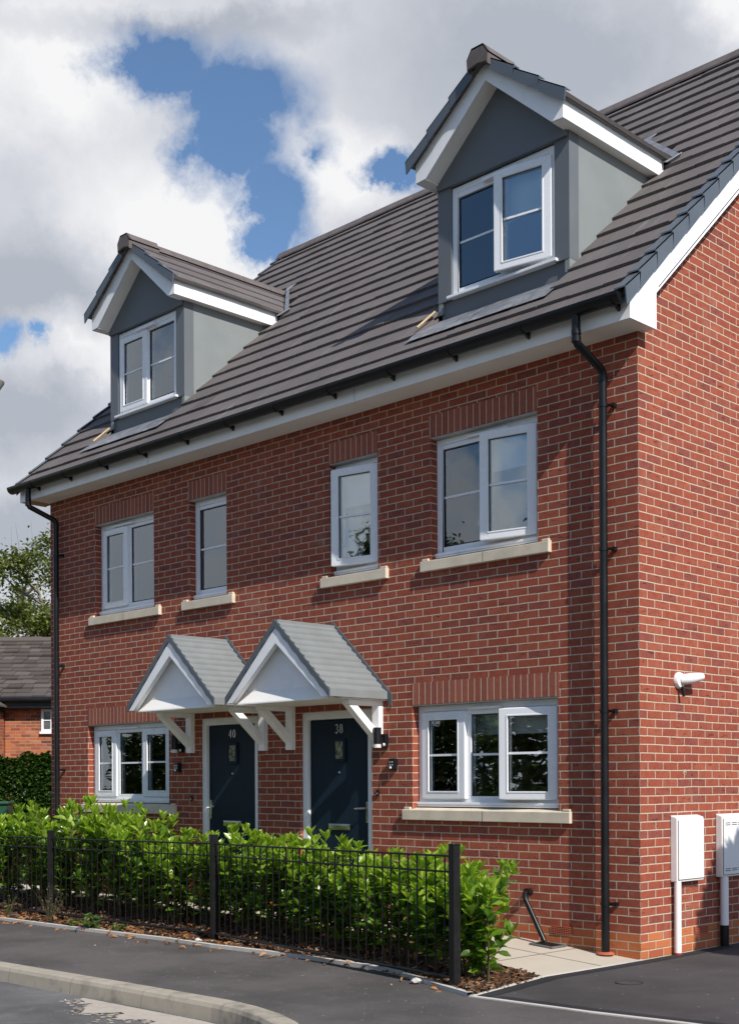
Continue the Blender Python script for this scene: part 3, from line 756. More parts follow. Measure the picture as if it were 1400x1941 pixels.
    if opened:
        pane(d, wx0+fw+.012, xm-.040, wz0+.078, wz1-hd-.010, y+.02); sash(d, xm-.018, wx1-.036, wz0+.05, wz1-.082, y-.024, 'r', .16)
    else:
        sash(d, wx0+.036, xm+.014, wz0+.05, wz1-.082, y-.022, 'l', 0); pane(d, xm+.040, wx1-fw-.012, wz0+.078, wz1-hd-.010, y+.02)
    if opened:
        mb = MB(); mb.box(wx0+.07, wx1-.07, y+.075, y+.079, wz1-.48, wz1-.05); mb.build('blind', M_blind, d)
    # a plain lined room inside so that the panes have depth behind them
    mb = MB(); a, b = cx-.69, cx+.69
    mb.face([(a,1.9,6.0),(b,1.9,6.0),(b,1.9,7.2),(a,1.9,7.2)]); mb.face([(a,yf+.12,6.0),(a,1.9,6.0),(a,1.9,7.2),(a,yf+.12,7.2)]); mb.face([(b,yf+.12,6.0),(b,1.9,6.0),(b,1.9,7.2),(b,yf+.12,7.2)])
    mb.face([(a,yf+.12,7.2),(a,1.9,7.2),(b,1.9,7.2),(b,yf+.12,7.2)]); mb.face([(a,yf+.12,5.98),(b,yf+.12,5.98),(b,1.9,5.98),(a,1.9,5.98)])
    mb.build('interior_lining', M_room, d)
dormer(DORM[0], 'gabled dormer with its right casement ajar', True)
dormer(DORM[1], 'gabled dormer with shut casements', False)

# ------------------------------------------------------------------ door canopies
def canopy(cx, label):
    dp = .77; hw = .757; ze = 2.243; za = 3.005; sl = (za-ze-.05)/hw
    zr = lambda v: za-sl*v
    mb = MB(); n = 11
    for s in (-1, 1):
        for i in range(n):
            a = hw*(1-i/n); b = hw*(1-(i+1)/n)
            lift = .024
            A = [(cx+s*a,-dp,zr(a)+lift),(cx+s*a,-.0,zr(a)+lift),(cx+s*b,-.0,zr(b)+.001),(cx+s*b,-dp,zr(b)+.001)]
            if s < 0: A = A[::-1]
            mb.face(A)
            e = [(cx+s*a,-dp,zr(a)+lift),(cx+s*a,-dp,zr(a)-.004),(cx+s*a,0,zr(a)-.004),(cx+s*a,0,zr(a)+lift)]
            if s < 0: e = e[::-1]
            mb.face(e)
        mb.box(min(cx+s*(hw+.006), cx+s*(hw-.02)), max(cx+s*(hw+.006), cx+s*(hw-.02)), -dp, -.001, ze, zr(hw)+.0235)
        # under side
        mb.face([(cx+s*hw,-dp,zr(hw)-.02),(cx+s*hw,0,zr(hw)-.02),(cx,0,za-.03),(cx,-dp,za-.03)])
    mb.box(cx-.035, cx+.035, -dp, 0, za-.028, za+.010)
    c = mb.build('canopy', M_grp, house); c['label'] = label
    # dark toothed front edge and wall flashing
    for nm, ya, yb, w, up in (('canopy_edge', -dp-.012, -dp-.001, .055, .012), ('flashing', -.016, -.004, .085, .055)):
        mb = MB()
        for s in (-1, 1):
            hh = hw + (.06 if nm == 'flashing' else .004)
            poly = [(cx,ya,za+up),(cx+s*hh,ya,zr(hh)+up),(cx+s*hh,ya,zr(hh)+up-.075)]
            m_ = 12
            for i in range(m_+1):
                v = hh*(1-i/m_); poly.append((cx+s*v, ya, zr(v)+up-w*1.35+(.010 if i % 2 else -.004)))
            mb.prism(poly, (0,yb-ya,0))
        mb.build(nm, M_grpdark, c)
    bo = MB()
    for v in (.08,.36,.64): bo.lathe([(.007,0),(.009,.004),(.003,.008)], (cx+v,-.016,zr(v)+.005), 10, 'y')
    bo.build('bolt', M_galv, c)
    yb = -dp+.0
    mb = MB()
    for s in (-1, 1):
        o = lambda v: za-.062-sl*v
        mb.prism([(cx,yb,o(0)),(cx+s*(hw-.012),yb,o(hw-.012)),(cx+s*(hw-.012),yb,ze-.004),(cx+s*(hw-.10),yb,ze-.004),(cx,yb,o(0)-.155)], (0,.055,0))
    mb.build('bargeboard', M_whitetrim, c, bevel=.003)
    yp = -.655; mb = MB(); mb.prism([(cx-.60,yp,ze+.105),(cx+.60,yp,ze+.105),(cx,yp,za-.085)], (0,.02,0)); mb.build('gable_panel', M_whitetrim, c)
    mb = MB()
    for s in (-1, 1): mb.prism([(cx,-dp+.056,za-.055),(cx+s*(hw-.02),-dp+.056,zr(hw-.02)-.055),(cx+s*(hw-.02),-dp+.056,zr(hw-.02)-.068),(cx,-dp+.056,za-.068)], (0,dp-.062,0))
    mb.build('lining', M_soffit, c)
    mb = MB(); mb.box(cx-hw+.021, cx+hw-.021, -.575, -.003, ze-.012, ze+.004)
    mb.prism([(cx-hw+.021,-dp+.056,ze-.010),(cx-hw+.021,-.601,ze-.010),(cx-.58,-.601,ze+.085),(cx-.58,-.621,ze+.085)], (1.16+(hw-.021-.58),0,0)) if False else None
    # sloping splay from the bargeboard back to the panel
    mb.prism([(cx-.70,-dp+.058,ze-.006),(cx+.70,-dp+.058,ze-.006),(cx+.60,yp-.001,ze+.110),(cx-.60,yp-.001,ze+.110)], (0,0,-.012)); mb.box(cx-.62, cx+.62, yp+.021, -.576, ze-.010, ze+.10)
    mb.build('soffit', M_soffit, c)
    for s in (-1, 1):
        bx = cx+s*.645 if s > 0 else cx-.62
        mb = MB(); w = .046
        mb.box(bx-w, bx+w, -.062, -.001, 1.785, ze-.013)
        mb.box(bx-w, bx+w, -.46, -.063, ze-.062, ze-.013)
        mb.prism([(bx-w+.006,-.063,1.845),(bx-w+.006,-.063,1.945),(bx-w+.006,-.345,ze-.063),(bx-w+.006,-.455,ze-.063)], (2*w-.012,0,0))
        mb.build('bracket', M_whitetrim, c, bevel=.004)
canopy(-3.578, 'grey pitched porch canopy over the door numbered 38'); canopy(-5.280, 'grey pitched porch canopy over the door numbered 40')

# air bricks, waste pipe
def airbrick(o, along):
    mb = MB(); cells = 9; w = .222; h = .064
    P = (lambda a, d, z: (o[0]+a, o[1]-d, o[2]+z)) if along == 'x' else (lambda a, d, z: (o[0]+d, o[1]+a, o[2]+z))
    def bx(a0, a1, d0, d1, z0, z1):
        p = P(a0,d0,z0); q = P(a1,d1,z1); mb.box(min(p[0],q[0]),max(p[0],q[0]),min(p[1],q[1]),max(p[1],q[1]),min(p[2],q[2]),max(p[2],q[2]))
    for r in range(5): bx(0, w, .001, .008, r*.0145, r*.0145+.006)
    for c in range(cells+1): bx(c*(w-.006)/cells, c*(w-.006)/cells+.006, .001, .0075, .006, .0579)
    o_ = mb.build('air_brick', M_terracotta, house)
    mb.v, mb.f, mb.m = [], [], []
    bx(.004, w-.004, .0006, .002, .003, .061); mb.build('air_brick_void', M_dark, o_)
airbrick((-.888,0,.150), 'x'); airbrick((0,.812,.137), 'y')

mb = MB(); mb.lathe([(.022,.0005),(.024,.002),(.010,.003)], (0,.676,1.519), 14, 'x'); hp = mb.build('hole_plug', plain('pale_filler', (.45,.36,.27), .9), house)
mb = MB(); mb.lathe([(.010,.003),(.008,.0045)], (0,.678,1.512), 10, 'x'); mb.build('drill_hole', M_dark, hp)

# ------------------------------------------------------------------ fittings on the walls
t = thing('waste_pipe', 'black plastic waste pipe leaning from the brick wall down to a floor grating', 'pipe', (-.86,-.16,.06))
mb = MB(); mb.tube([(-.255,.16,.425),(-.255,.10,.430),(-.250,.075,.415),(-.23,.06,.37),(-.02,.045,.03)], .023, 14); mb.build('pipe', M_black, t, smooth=True)
mb = MB(); mb.tube([(-.255,.155,.427),(-.255,.10,.430)], .033, 14); mb.build('elbow', M_black, t, smooth=True)
t2 = thing('drain_grating', 'square dark drain grating set in the paving under the waste pipe', 'drain', (-.83,-.13,.061))
mb = MB(); frame_ring(mb, -.13,.13,-.1,.1,0,0,.02); mb.v=[];mb.f=[];mb.m=[]
mb.box(-.12,.12,-.105,-.085,0,.012); mb.box(-.12,.12,.085,.105,0,.012); mb.box(-.12,-.10,-.085,.085,0,.012); mb.box(.10,.12,-.085,.085,0,.012); mb.build('rim', plain('grey_gully_plastic', (.12,.125,.125), .6, .2), t2)
mb = MB(); 
for i in range(7): mb.box(-.10+i*.0305, -.10+i*.0305+.016, -.085,.085,.001,.009)
mb.build('grate', M_black, t2)
t2.rotation_euler = (0, .066, 0)

def meter(y0, y1, z0, z1, label, dpt, latch_y, vents):
    t = thing('meter_cabinet', label, 'cabinet', (0, y0, z0))
    w = y1-y0; h = z1-z0
    mb = MB(); mb.prism([(.002,0,0),(dpt,0,0),(dpt,0,h-.012),(.002,0,h+.008)], (0,w,0)); mb.build('case', M_whitebox, t, bevel=.008)
    mb = MB(); mb.box(dpt+.001, dpt+.010, .018, w-.012, .02, h-.035); mb.build('cabinet_door', M_whitebox, t, bevel=.004)
    mb = MB(); frame_ring(mb, 0,0,0,0,0,0,0); mb.v=[];mb.f=[];mb.m=[]
    mb.box(dpt, dpt+.0035, .012, w-.006, .014, .0185); mb.box(dpt, dpt+.0035, .0125, .0165, .0186, h-.03); mb.build('door_gap', M_joint, t)
    mb = MB(); mb.lathe([(.012,0),(.012,.004),(.007,.006)], (dpt+.010, latch_y, h*.47), 12, 'x'); mb.box(dpt+.0161, dpt+.0175, latch_y-.008, latch_y+.008, h*.47-.002, h*.47+.002); mb.build('latch', M_whitetrim, t)
    if vents:
        mb = MB()
        for zz in (h-.075, h-.092, .052, .068):
            for a in (.04, .15, .26): mb.box(dpt+.0105, dpt+.0125, a, a+.085, zz, zz+.005)
        mb.build('vent_slot', M_dark, t)
    return t
t = meter(.443, .868, .605, 1.152, 'slim white meter cabinet on the side wall, nearer the house corner', .066, .36, False)
mb = MB(); mb.tube([(.052,.03,.0),(.052,.03,-.585)], .030, 14); mb.build('supply_pipe', M_whitebox, t, smooth=True)
mb = MB(); mb.tube([(.052,.03,-.585),(.052,.03,-.60)], .032, 14); mb.build('pipe_end', plain('red_plastic', (.4,.02,.02), .5), t)
t = meter(1.172, 1.60, .607, 1.150, 'white vented meter cabinet on the side wall, cut by the right edge of the picture', .066, .05, True)
mb = MB(); mb.tube([(.052,.06,.0),(.052,.06,-.42)], .036, 14); mb.build('supply_pipe', M_whitebox, t, smooth=True)
mb = MB(); mb.tube([(.052,.06,-.42),(.052,.06,-.62)], .038, 14); mb.build('supply_pipe', M_black, t, smooth=True)

t = thing('security_camera', 'white security camera on a round base high on the brick side wall', 'camera', (0,.578,2.287))
mb = MB(); mb.lathe([(.070,.001),(.072,.012),(.062,.034),(.03,.044)], (0,0,0), 24, 'x'); mb.build('base', M_whitebox, t, smooth=True)
mb = MB(); mb.tube([(.030,0,.0),(.062,.02,.008),(.085,.07,.016)], [.040,.046,.046], 14); mb.build('bracket', M_whitebox, t, smooth=True)
mb = MB(); mb.tube([(.085,.06,.015),(.098,.12,.024),(.108,.195,.036)], [.045,.038,.033], 16); mb.build('body', M_whitebox, t, smooth=True)
mb = MB(); mb.tube([(.1082,.1955,.0362),(.1086,.199,.0365)], [.027,.026], 16); mb.build('lens', M_galv, t)
mb = MB(); mb.tube([(.045,-.005,-.055),(.05,.01,-.135)], .014, 10); mb.build('sensor_stem', M_black, t, smooth=True)

def wall_light(x, z, label):
    t = thing('wall_light', label, 'wall light', (x,0,z), 0, 'lights beside the front doors')
    mb = MB(); mb.box(-.040, .040, -.050, -.001, -.068, .062); mb.build('back_plate', M_black, t, bevel=.008)
    mb = MB(); mb.tube([(0,-.115,-.035),(0,-.115,.122)], .038, 18); mb.box(-.014,.014,-.10,-.045,-.03,.03); mb.build('housing', M_black, t, smooth=True)
    mb = MB(); mb.tube([(0,-.115,-.036),(0,-.115,-.072)], [.034,.037], 18); mb.build('lens', plain('clear_lens', (.65,.65,.64), .15, .2, 40), t, smooth=True)
    mb = MB(); mb.lathe([(.016,0),(.016,.006),(.008,.012)], (.024,-.050,-.042), 12, 'y'); mb.build('sensor', M_whitebox, t, smooth=True)
    return t
wall_light(-2.853, 1.848, 'black tube wall light by the right bracket of the number 38 porch')
wall_light(-6.085, 1.862, 'black tube wall light half hidden behind the left bracket of the number 40 porch')
def key_safe(x, z, label):
    t = thing('key_safe', label, 'key safe', (x,0,z), 0, 'key safes by the front doors')
    mb = MB(); mb.box(-.042, .042, -.046, -.001, -.055, .055); mb.build('case', M_black, t, bevel=.010)
    mb = MB()
    for i in range(2):
        for j in range(2): mb.lathe([(.009,0),(.009,.003)], (-.018+i*.03,-.0465,.02-j*.028), 10, 'y')
    mb.build('button', M_galv, t)
    mb = MB(); mb.lathe([(.013,0),(.012,.006),(.006,.008)], (-.012,-.0465,-.033), 14, 'y'); mb.build('dial', M_whitetrim, t)
key_safe(-2.736, 1.618, 'small black key safe right of the number 38 door'); key_safe(-6.150, 1.625, 'small black key safe left of the number 40 door')
def bell(x, z, label):
    t = thing('doorbell', label, 'doorbell', (x,0,z), 0, 'bell pushes by the front doors')
    mb = MB(); mb.box(-.016, .016, -.018, -.001, -.030, .030); mb.build('case', M_black, t, bevel=.005)
    mb = MB(); mb.lathe([(.007,0),(.007,.003)], (0,-.0185,-.008), 10, 'y'); mb.build('button', M_galv, t)
bell(-2.955, 1.345, 'tiny black bell push on the brickwork right of the number 38 door'); bell(-5.908, 1.272, 'tiny black bell push on the brickwork left of the number 40 door')

# things on the window board of the ground floor window of 38
t = thing('potted_plant', 'small leafy plant in a white pot behind the middle pane', 'plant', (-1.64,.25,1.245))
mb = MB(); mb.lathe([(.040,0),(.052,.085),(.047,.085),(.044,.07)], (0,0,0), 18); mb.build('pot', M_whitebox, t, smooth=True)
def leafblob(mb, n, r, c, size):
    for _ in range(n):
        d = Vector((random.gauss(0,1),random.gauss(0,1),random.gauss(.3,.8))).normalized(); p = Vector(c)+d*r*random.uniform(.3,1)
        leaf(mb, p, d, size*random.uniform(.7,1.2), size*.5)
def leaf(mb, p, d, L, w, droop=.25, fold=.18, roll=None):
    """one leaf: a folded blade of eight points with a drooping tip"""
    d = d.normalized(); up = Vector((0,0,1)) if abs(d.z) < .93 else Vector((random.random(),random.random(),.1)).normalized()
    s = d.cross(up).normalized(); n = s.cross(d).normalized()
    r = random.uniform(-.7,.7) if roll is None else roll
    s, n = s*math.cos(r)+n*math.sin(r), n*math.cos(r)-s*math.sin(r)
    q = lambda a, b, c: p+d*(L*a)+s*(w*b)+n*(L*c)
    f = fold*w/L
    v = [q(0,0,0), q(.28,.40,f-droop*.06), q(.62,.5,f-droop*.3), q(1,0,-droop*.8), q(.62,-.5,f-droop*.3), q(.28,-.40,f-droop*.06), q(.30,0,-droop*.05), q(.65,0,-droop*.32)]
    mb.mesh(v, [(0,1,6),(6,1,2,7),(7,2,3),(0,6,5),(6,7,4,5),(7,3,4)])
mb = MB(); leafblob(mb, 45, .07, (0,0,.13), .05); mb.build('foliage', M_weed, t)
t = thing('gift_box', 'small bright blue box standing behind the left pane', 'box', (-2.02,.25,1.25), .2)
mb = MB(); mb.box(-.075,.075,-.03,.03,0,.085); mb.build('carton', plain('blue_card', (.02,.16,.42), .5), t, bevel=.003)
mb = MB(); mb.box(-.05,.05,-.0335,-.0305,.02,.06); mb.build('panel', plain('dark_card', (.02,.02,.05), .5), t)

# ------------------------------------------------------------------ ground
GS = .010
g0 = lambda x: GS*max(-14, min(14, x))
pathz = lambda x: min(.105, -.068*x) if x < 0 else .0
def sheet(name, poly, zf, mat, sub=0):
    mb = MB(); mb.face([(x, y, zf(x, y)) for x, y in poly]); return mb.build(name, mat)
n = 400
o = sheet('ground', [(-n,-n),(n,-n),(n,n),(-n,n)], lambda x, y: -.42, M_ground); struct(o)
KERB = [(-14,-3.60),(-9,-3.58),(-3.805,-3.563),(-2.336,-3.552),(-1.626,-3.553),(-.98,-3.56),(-.679,-3.596),(-.36,-3.68),(-.084,-3.795),(.20,-3.96),(.45,-4.18),(.66,-4.48),(.78,-4.9),(.82,-6.0),(.82,-14)]
EDGE = [(-14,-1.60),(-9.9,-1.62),(-7.28,-1.635),(-5.72,-1.660),(-4.14,-1.640),(-3.41,-1.685),(-2.31,-1.672),(-1.356,-1.735),(-.95,-1.835),(-.553,-2.0),(-.20,-2.15),(.139,-2.275)]
# pavement between kerb and edging, cut into columns
def xs_at(poly, x):
    for (a, b) in zip(poly, poly[1:]):
        if a[0] <= x <= b[0] and b[0] > a[0]: return a[1]+(b[1]-a[1])*(x-a[0])/(b[0]-a[0])
    return poly[-1][1]
mb = MB(); cols = sorted({p[0] for p in KERB[:11]} | {p[0] for p in EDGE if p[0] < .45} | {.45})
for a, b in zip(cols, cols[1:]):
    ea = xs_at(EDGE, a) if a <= .139 else -2.275; eb = xs_at(EDGE, b) if b <= .139 else -2.275
    mb.face([(a,xs_at(KERB,a)+.0,g0(a)),(b,xs_at(KERB,b)+.0,g0(b)),(b,eb,g0(b)),(a,ea,g0(a))])
pl = [(.45,-4.18),(.66,-4.48),(.78,-4.9),(.82,-6),(.82,-14),(14,-14),(14,-2.0),(4,-2.12),(1.74,-2.215),(1.104,-2.265),(.45,-2.275)]
mb.face([(x,y,g0(x)) for x, y in pl])
struct(mb.build('pavement', M_asph))
# road
RD = -.118
mb = MB()
for a, b in zip(cols[:-1], cols[1:]): mb.face([(a,-14,g0(a)+RD),(b,-14,g0(b)+RD),(b,xs_at(KERB,b)-.02,g0(b)+RD),(a,xs_at(KERB,a)-.02,g0(a)+RD)])
mb.face([(.45,-14,g0(.45)+RD),(.83,-14,g0(.8)+RD),(.80,-4.9,g0(.78)+RD),(.66,-4.5,g0(.66)+RD),(.45,-4.2,g0(.45)+RD)])
struct(mb.build('road', M_road))
mb = MB(); pts = []
random.seed(33); NS = 110; rag = 0.
for i in range(NS+1):
    x = -2.45+i*2.75/NS; pts.append((x, xs_at(KERB, x)-.085))
lo = []
for i, (x, y) in enumerate(pts):
    rag = rag*.72+random.gauss(0,.022); f_ = i/NS
    lo.append((x+random.uniform(-.012,.012), y-max(.006, (.04+.26*math.sin(PI*f_**.8)**.8)*(1+.25*math.sin(i*.37))+rag)))
for (a, b, c, d) in zip(pts, pts[1:], lo[1:], lo): mb.face([(p[0],p[1],g0(p[0])+RD+.004) for p in (d, c, b, a)])
for _ in range(260):
    i = random.randrange(NS); x, y = lo[i]; y -= abs(random.gauss(0,.07)); r_ = random.uniform(.006,.026); a0 = random.uniform(0,6)
    mb.face([(x+math.cos(a0+k*1.05)*r_*random.uniform(.6,1.2), y+math.sin(a0+k*1.05)*r_*random.uniform(.6,1.2), g0(x)+RD+.003) for k in range(6)])
struct(mb.build('concrete_spill', M_haunch))
# kerb stones
def normal2(poly, i):
    a = Vector(poly[max(0,i-1)]); b = Vector(poly[min(len(poly)-1,i+1)]); d = (b-a).normalized(); return Vector((d.y,-d.x))
mb = MB(); prof = [(-.118,.003),(0.,.004),(.018,-.004),(.032,-.030),(.045,-.13)]
mb2 = MB()
rows = []
for i, p in enumerate(KERB):
    nn = normal2(KERB, i); rows.append([(p[0]+nn.x*o_, p[1]+nn.y*o_, g0(p[0])+h) for o_, h in prof])
for r0, r1 in zip(rows, rows[1:]):
    for j in range(len(prof)-1): mb.face([r0[j],r0[j+1],r1[j+1],r1[j]])
ke = struct(mb.build('kerb', M_kerb, smooth=True))
mb = MB()
for x in (-9.0,-8.1,-7.2,-6.3,-5.4,-4.5,-3.6,-2.7,-1.78,-.86):
    yk = xs_at(KERB, x)
    for (o0, h0), (o1, h1) in zip(prof, prof[1:]): mb.face([(x-.003,yk-o0,g0(x)+h0+.0015),(x+.003,yk-o0,g0(x)+h0+.0015),(x+.003,yk-o1-.0012,g0(x)+h1+.0008),(x-.003,yk-o1-.0012,g0(x)+h1+.0008)])
mb.build('kerb_joint', M_joint, ke)
# edging between pavement and bed, then along the drive
def ribbon(name, line, w, h, mat, zf):
    mb = MB(); L = []
    for i, p in enumerate(line):
        nn = normal2(line, i); a = (p[0]+nn.x*w/2, p[1]+nn.y*w/2); b = (p[0]-nn.x*w/2, p[1]-nn.y*w/2); L.append((a, b))
    for (a0, b0), (a1, b1) in zip(L, L[1:]):
        z = lambda q: zf(*q)
        mb.face([(*a0,z(a0)+h),(*a1,z(a1)+h),(*b1,z(b1)+h),(*b0,z(b0)+h)])
        mb.face([(*a0,z(a0)-.05),(*a1,z(a1)-.05),(*a1,z(a1)+h),(*a0,z(a0)+h)]); mb.face([(*b1,z(b1)-.05),(*b0,z(b0)-.05),(*b0,z(b0)+h),(*b1,z(b1)+h)])
    return mb.build(name, mat)
def dense(line, step=.15, jit=.003):
    out = []
    for a, b in zip(line, line[1:]):
        n_ = max(1, int(math.hypot(b[0]-a[0], b[1]-a[1])/step))
        for i in range(n_): out.append((a[0]+(b[0]-a[0])*i/n_, a[1]+(b[1]-a[1])*i/n_+random.uniform(-jit,jit)))
    return out+[line[-1]]
struct(ribbon('edging', dense(EDGE), .048, .030, M_edge, lambda x, y: g0(x)))
struct(ribbon('edging', dense([(.139,-2.275),(1.104,-2.265),(1.739,-2.215),(4,-2.12),(14,-2.0)], .2, .002), .040, .008, M_edge, lambda x, y: g0(x)))
struct(ribbon('edging', dense([(.139,-2.262),(-.035,-1.235),(.0,-.6),(.02,-.01)], .15, .003), .030, .010, M_edge, lambda x, y: g0(x)))
# driveway
o = sheet('driveway', [(.02,-.01),(-.0,-.6),(-.03,-1.235),(.139,-2.262),(1.104,-2.252),(1.739,-2.20),(4,-2.10),(14,-1.98),(14,12),(.02,12)], lambda x, y: g0(x)+.001, M_drive); struct(o)
mb = MB()
def strip(line, w):
    for a, b in zip(line, line[1:]): mb.face([(*a,g0(a[0])+.005),(a[0]+w[0],a[1]+w[1],g0(a[0]+w[0])+.005),(b[0]+w[0],b[1]+w[1],g0(b[0]+w[0])+.005),(*b,g0(b[0])+.005)])
strip([(.16,-2.235),(-.01,-1.235),(.02,-.6),(.035,-.02),(.035,1.2)], (.11,.02)); strip([(.30,-2.24),(1.104,-2.235),(1.739,-2.185),(4,-2.085)], (0,.10))
struct(mb.build('driveway_seal', M_seal))
# round cover in the drive
t = thing('inspection_cover', 'small dark drain cover sunk in the driveway tarmac', 'drain cover', (.605,-1.083,g0(.6)+.002))
mb = MB(); mb.lathe([(.088,0),(.088,.0025),(.0,.0025)], (0,0,0), 28); mb.build('lid', M_drive, t)
mb = MB(); mb.lathe([(.10,0),(.10,.003),(.090,.003),(.090,0)], (0,0,0), 28); mb.f.pop(); mb.f.pop(); mb.m = mb.m[:-2]; mb.build('rim', M_seal, t)
# path along the house
BACK = [(-.035,-1.235),(-.63,-1.13),(-1.2,-1.0),(-2.5,-.78),(-4,-.60),(-12,-.50)]
bk = sorted(BACK)
def bz(x): return xs_at(bk, x)
mb = MB(); mj = MB(); px_ = [-12,-10,-8.9]+[-8.4+.6*i for i in range(12)]+[-1.55,-1.2,-.63,-.035]
for a, b in zip(px_, px_[1:]): mb.face([(a,bz(a),pathz(a)),(b,bz(b),pathz(b)),(b,-.0,pathz(b)),(a,-.0,pathz(a))])
mb.face([(-.035,-1.235,pathz(-.035)),(.0,-.6,0),(.02,-.01,0),(-.035,0,pathz(-.035))])
struct(mb.build('path', M_slab))
for x in (-.62,-1.22,-1.82,-2.42,-3.02,-3.62,-4.22,-4.82,-5.42,-6.02,-6.62,-7.22): mj.face([(x-.005,bz(x),pathz(x)+.003),(x+.005,bz(x),pathz(x+.005)+.003),(x+.005,-.001,pathz(x+.005)+.003),(x-.005,-.001,pathz(x)+.003)])
for a, b in zip(px_, px_[1:]):
    if a > -7.3: mj.face([(a,-.505,pathz(a)+.003),(b,-.505,pathz(b)+.003),(b,-.495,pathz(b)+.003),(a,-.495,pathz(a)+.003)])
struct(mj.build('path_joint', M_joint))
# planting bed
def bedz(x, y):
    f = xs_at(EDGE, x); b_ = bz(min(x,-.036)); u = max(0, min(1, (y-f)/max(.05, b_-f)))
    return g0(x)+.015+(pathz(x)-g0(x)-.02)*u*u + .012*math.sin(x*7.1+y*5)+.010*math.sin(x*13.7-y*9)
mb = MB(); nx_ = 130; ny_ = 10; vs = []; fs = []
for i in range(nx_+1):
    x = -12+(12.135)*i/nx_
    f = xs_at(EDGE, min(x,.139))+.024
    b_ = bz(x) if x <= -.035 else -1.235+(-2.25+1.235)*(x+.035)/.17
    for j in range(ny_+1):
        y = f+(max(b_, f+.002)-f)*j/ny_; z = bedz(x, y)
        if j == 0: z = g0(x)+.012
        vs.append((x, y, z))
for i in range(nx_):
    for j in range(ny_): a = i*(ny_+1)+j; fs.append((a, a+ny_+1, a+ny_+2, a+1))
mb.mesh(vs, fs); struct(mb.build('soil', M_soil, smooth=2))
def inbed(x):
    f = xs_at(EDGE, min(x,.139))+.03; b_ = bz(x) if x <= -.035 else -1.235+(-2.25+1.235)*(x+.035)/.17
    return f, b_
mb = MB(); random.seed(21)
for _ in range(9000):
    x = .13-12*random.random()**1.7 if random.random() < .9 else random.uniform(-9, .1)
    f, b_ = inbed(x)
    if b_-f < .05: continue
    y = random.uniform(f+.0, b_-.01); z = bedz(x, y)+random.uniform(.0,.014)
    L = random.uniform(.010,.038); w = L*random.uniform(.25,.55); a = random.uniform(0,PI); ti = random.uniform(-.5,.5)
    d = Vector((math.cos(a),math.sin(a),ti)).normalized()*L; s_ = Vector((-math.sin(a),math.cos(a),random.uniform(-.5,.5))).normalized()*w; p = Vector((x,y,z+.004)); th = Vector((0,0,.004))
    A = [p-d-s_, p+d-s_*.7, p+d+s_*.8, p-d+s_]; mb.mesh(A+[q-th for q in A], [(0,1,2,3),(4,5,1,0),(5,6,2,1),(6,7,3,2),(7,4,0,3)])
stuff(mb.build('bark_mulch', M_chip), 'brown bark chips covering the planting bed', 'mulch')
mb = MB()
for _ in range(420):
    x = random.uniform(-8.5, .05); f, b_ = inbed(x); y = f+random.random()**1.8*min(.6, max(.02, b_-f)); z = bedz(x, y)+.02
    if random.random() < .11: y = f-.06-abs(random.gauss(0,.09)); z = g0(x)+.006
    leaf(mb, Vector((x,y,z)), Vector((random.uniform(-1,1),random.uniform(-1,1),random.uniform(-.15,.35))), random.uniform(.035,.085), random.uniform(.015,.035), random.uniform(-.2,.4), .5)
stuff(mb.build('fallen_leaves', M_deadleaf), 'dry orange leaves fallen under the hedge and along the edging', 'leaves')
mb = MB()
for _ in range(520):
    u = random.random()
    if u < .5: x = random.uniform(-4.0,.6); y = random.uniform(-4.6, xs_at(KERB, min(x,.45))-.06); z = g0(x)+RD+.002
    else: x = random.uniform(-6,1.8); y = random.uniform(xs_at(KERB, min(x,.45))+.05 if x < .45 else -3.9, -2.35 if x > 0 else xs_at(EDGE, x)-.04); z = g0(x)+.002
    r = random.uniform(.0015,.0038) if random.random() < .96 else random.uniform(.005,.010)
    p = Vector((x,y,z)); a = random.uniform(0,6); v = [p+Vector((math.cos(a+i*2.1)*r, math.sin(a+i*2.1)*r*random.uniform(.6,1), 0)) for i in range(3)]+[p+Vector((0,0,r*.9))]
    mb.mesh(v, [(0,1,3),(1,2,3),(2,0,3)])
stuff(mb.build('grit', island_mat('pale_grit', [(0,(.30,.27,.24)),(1,(.55,.51,.46))])), 'loose pale grit scattered over the tarmac', 'grit')
for x, y, r, lab in ((-.52,-2.10,.038,'pale broken stone lying on the pavement by the edging'), (-3.72,-1.60,.035,'pale pebble at the foot of the middle fence post'), (-.02,-2.03,.022,'grey pebble right of the end fence post')):
    mb = MB(); vs = []; 
    bm = bmesh.new(); bmesh.ops.create_icosphere(bm, subdivisions=2, radius=r)
    for v in bm.verts: v.co *= random.uniform(.75,1.15); v.co.z = v.co.z*.6+r*.35
    me = bpy.data.meshes.new('stone'); bm.to_mesh(me); bm.free(); me.materials.append(M_edge)
    o = bpy.data.objects.new('stone', me); COL.objects.link(o); o.location = (x,y,g0(x)+.012 if y < -1.62 else g0(x)+.02); tag(o, lab, 'stone')

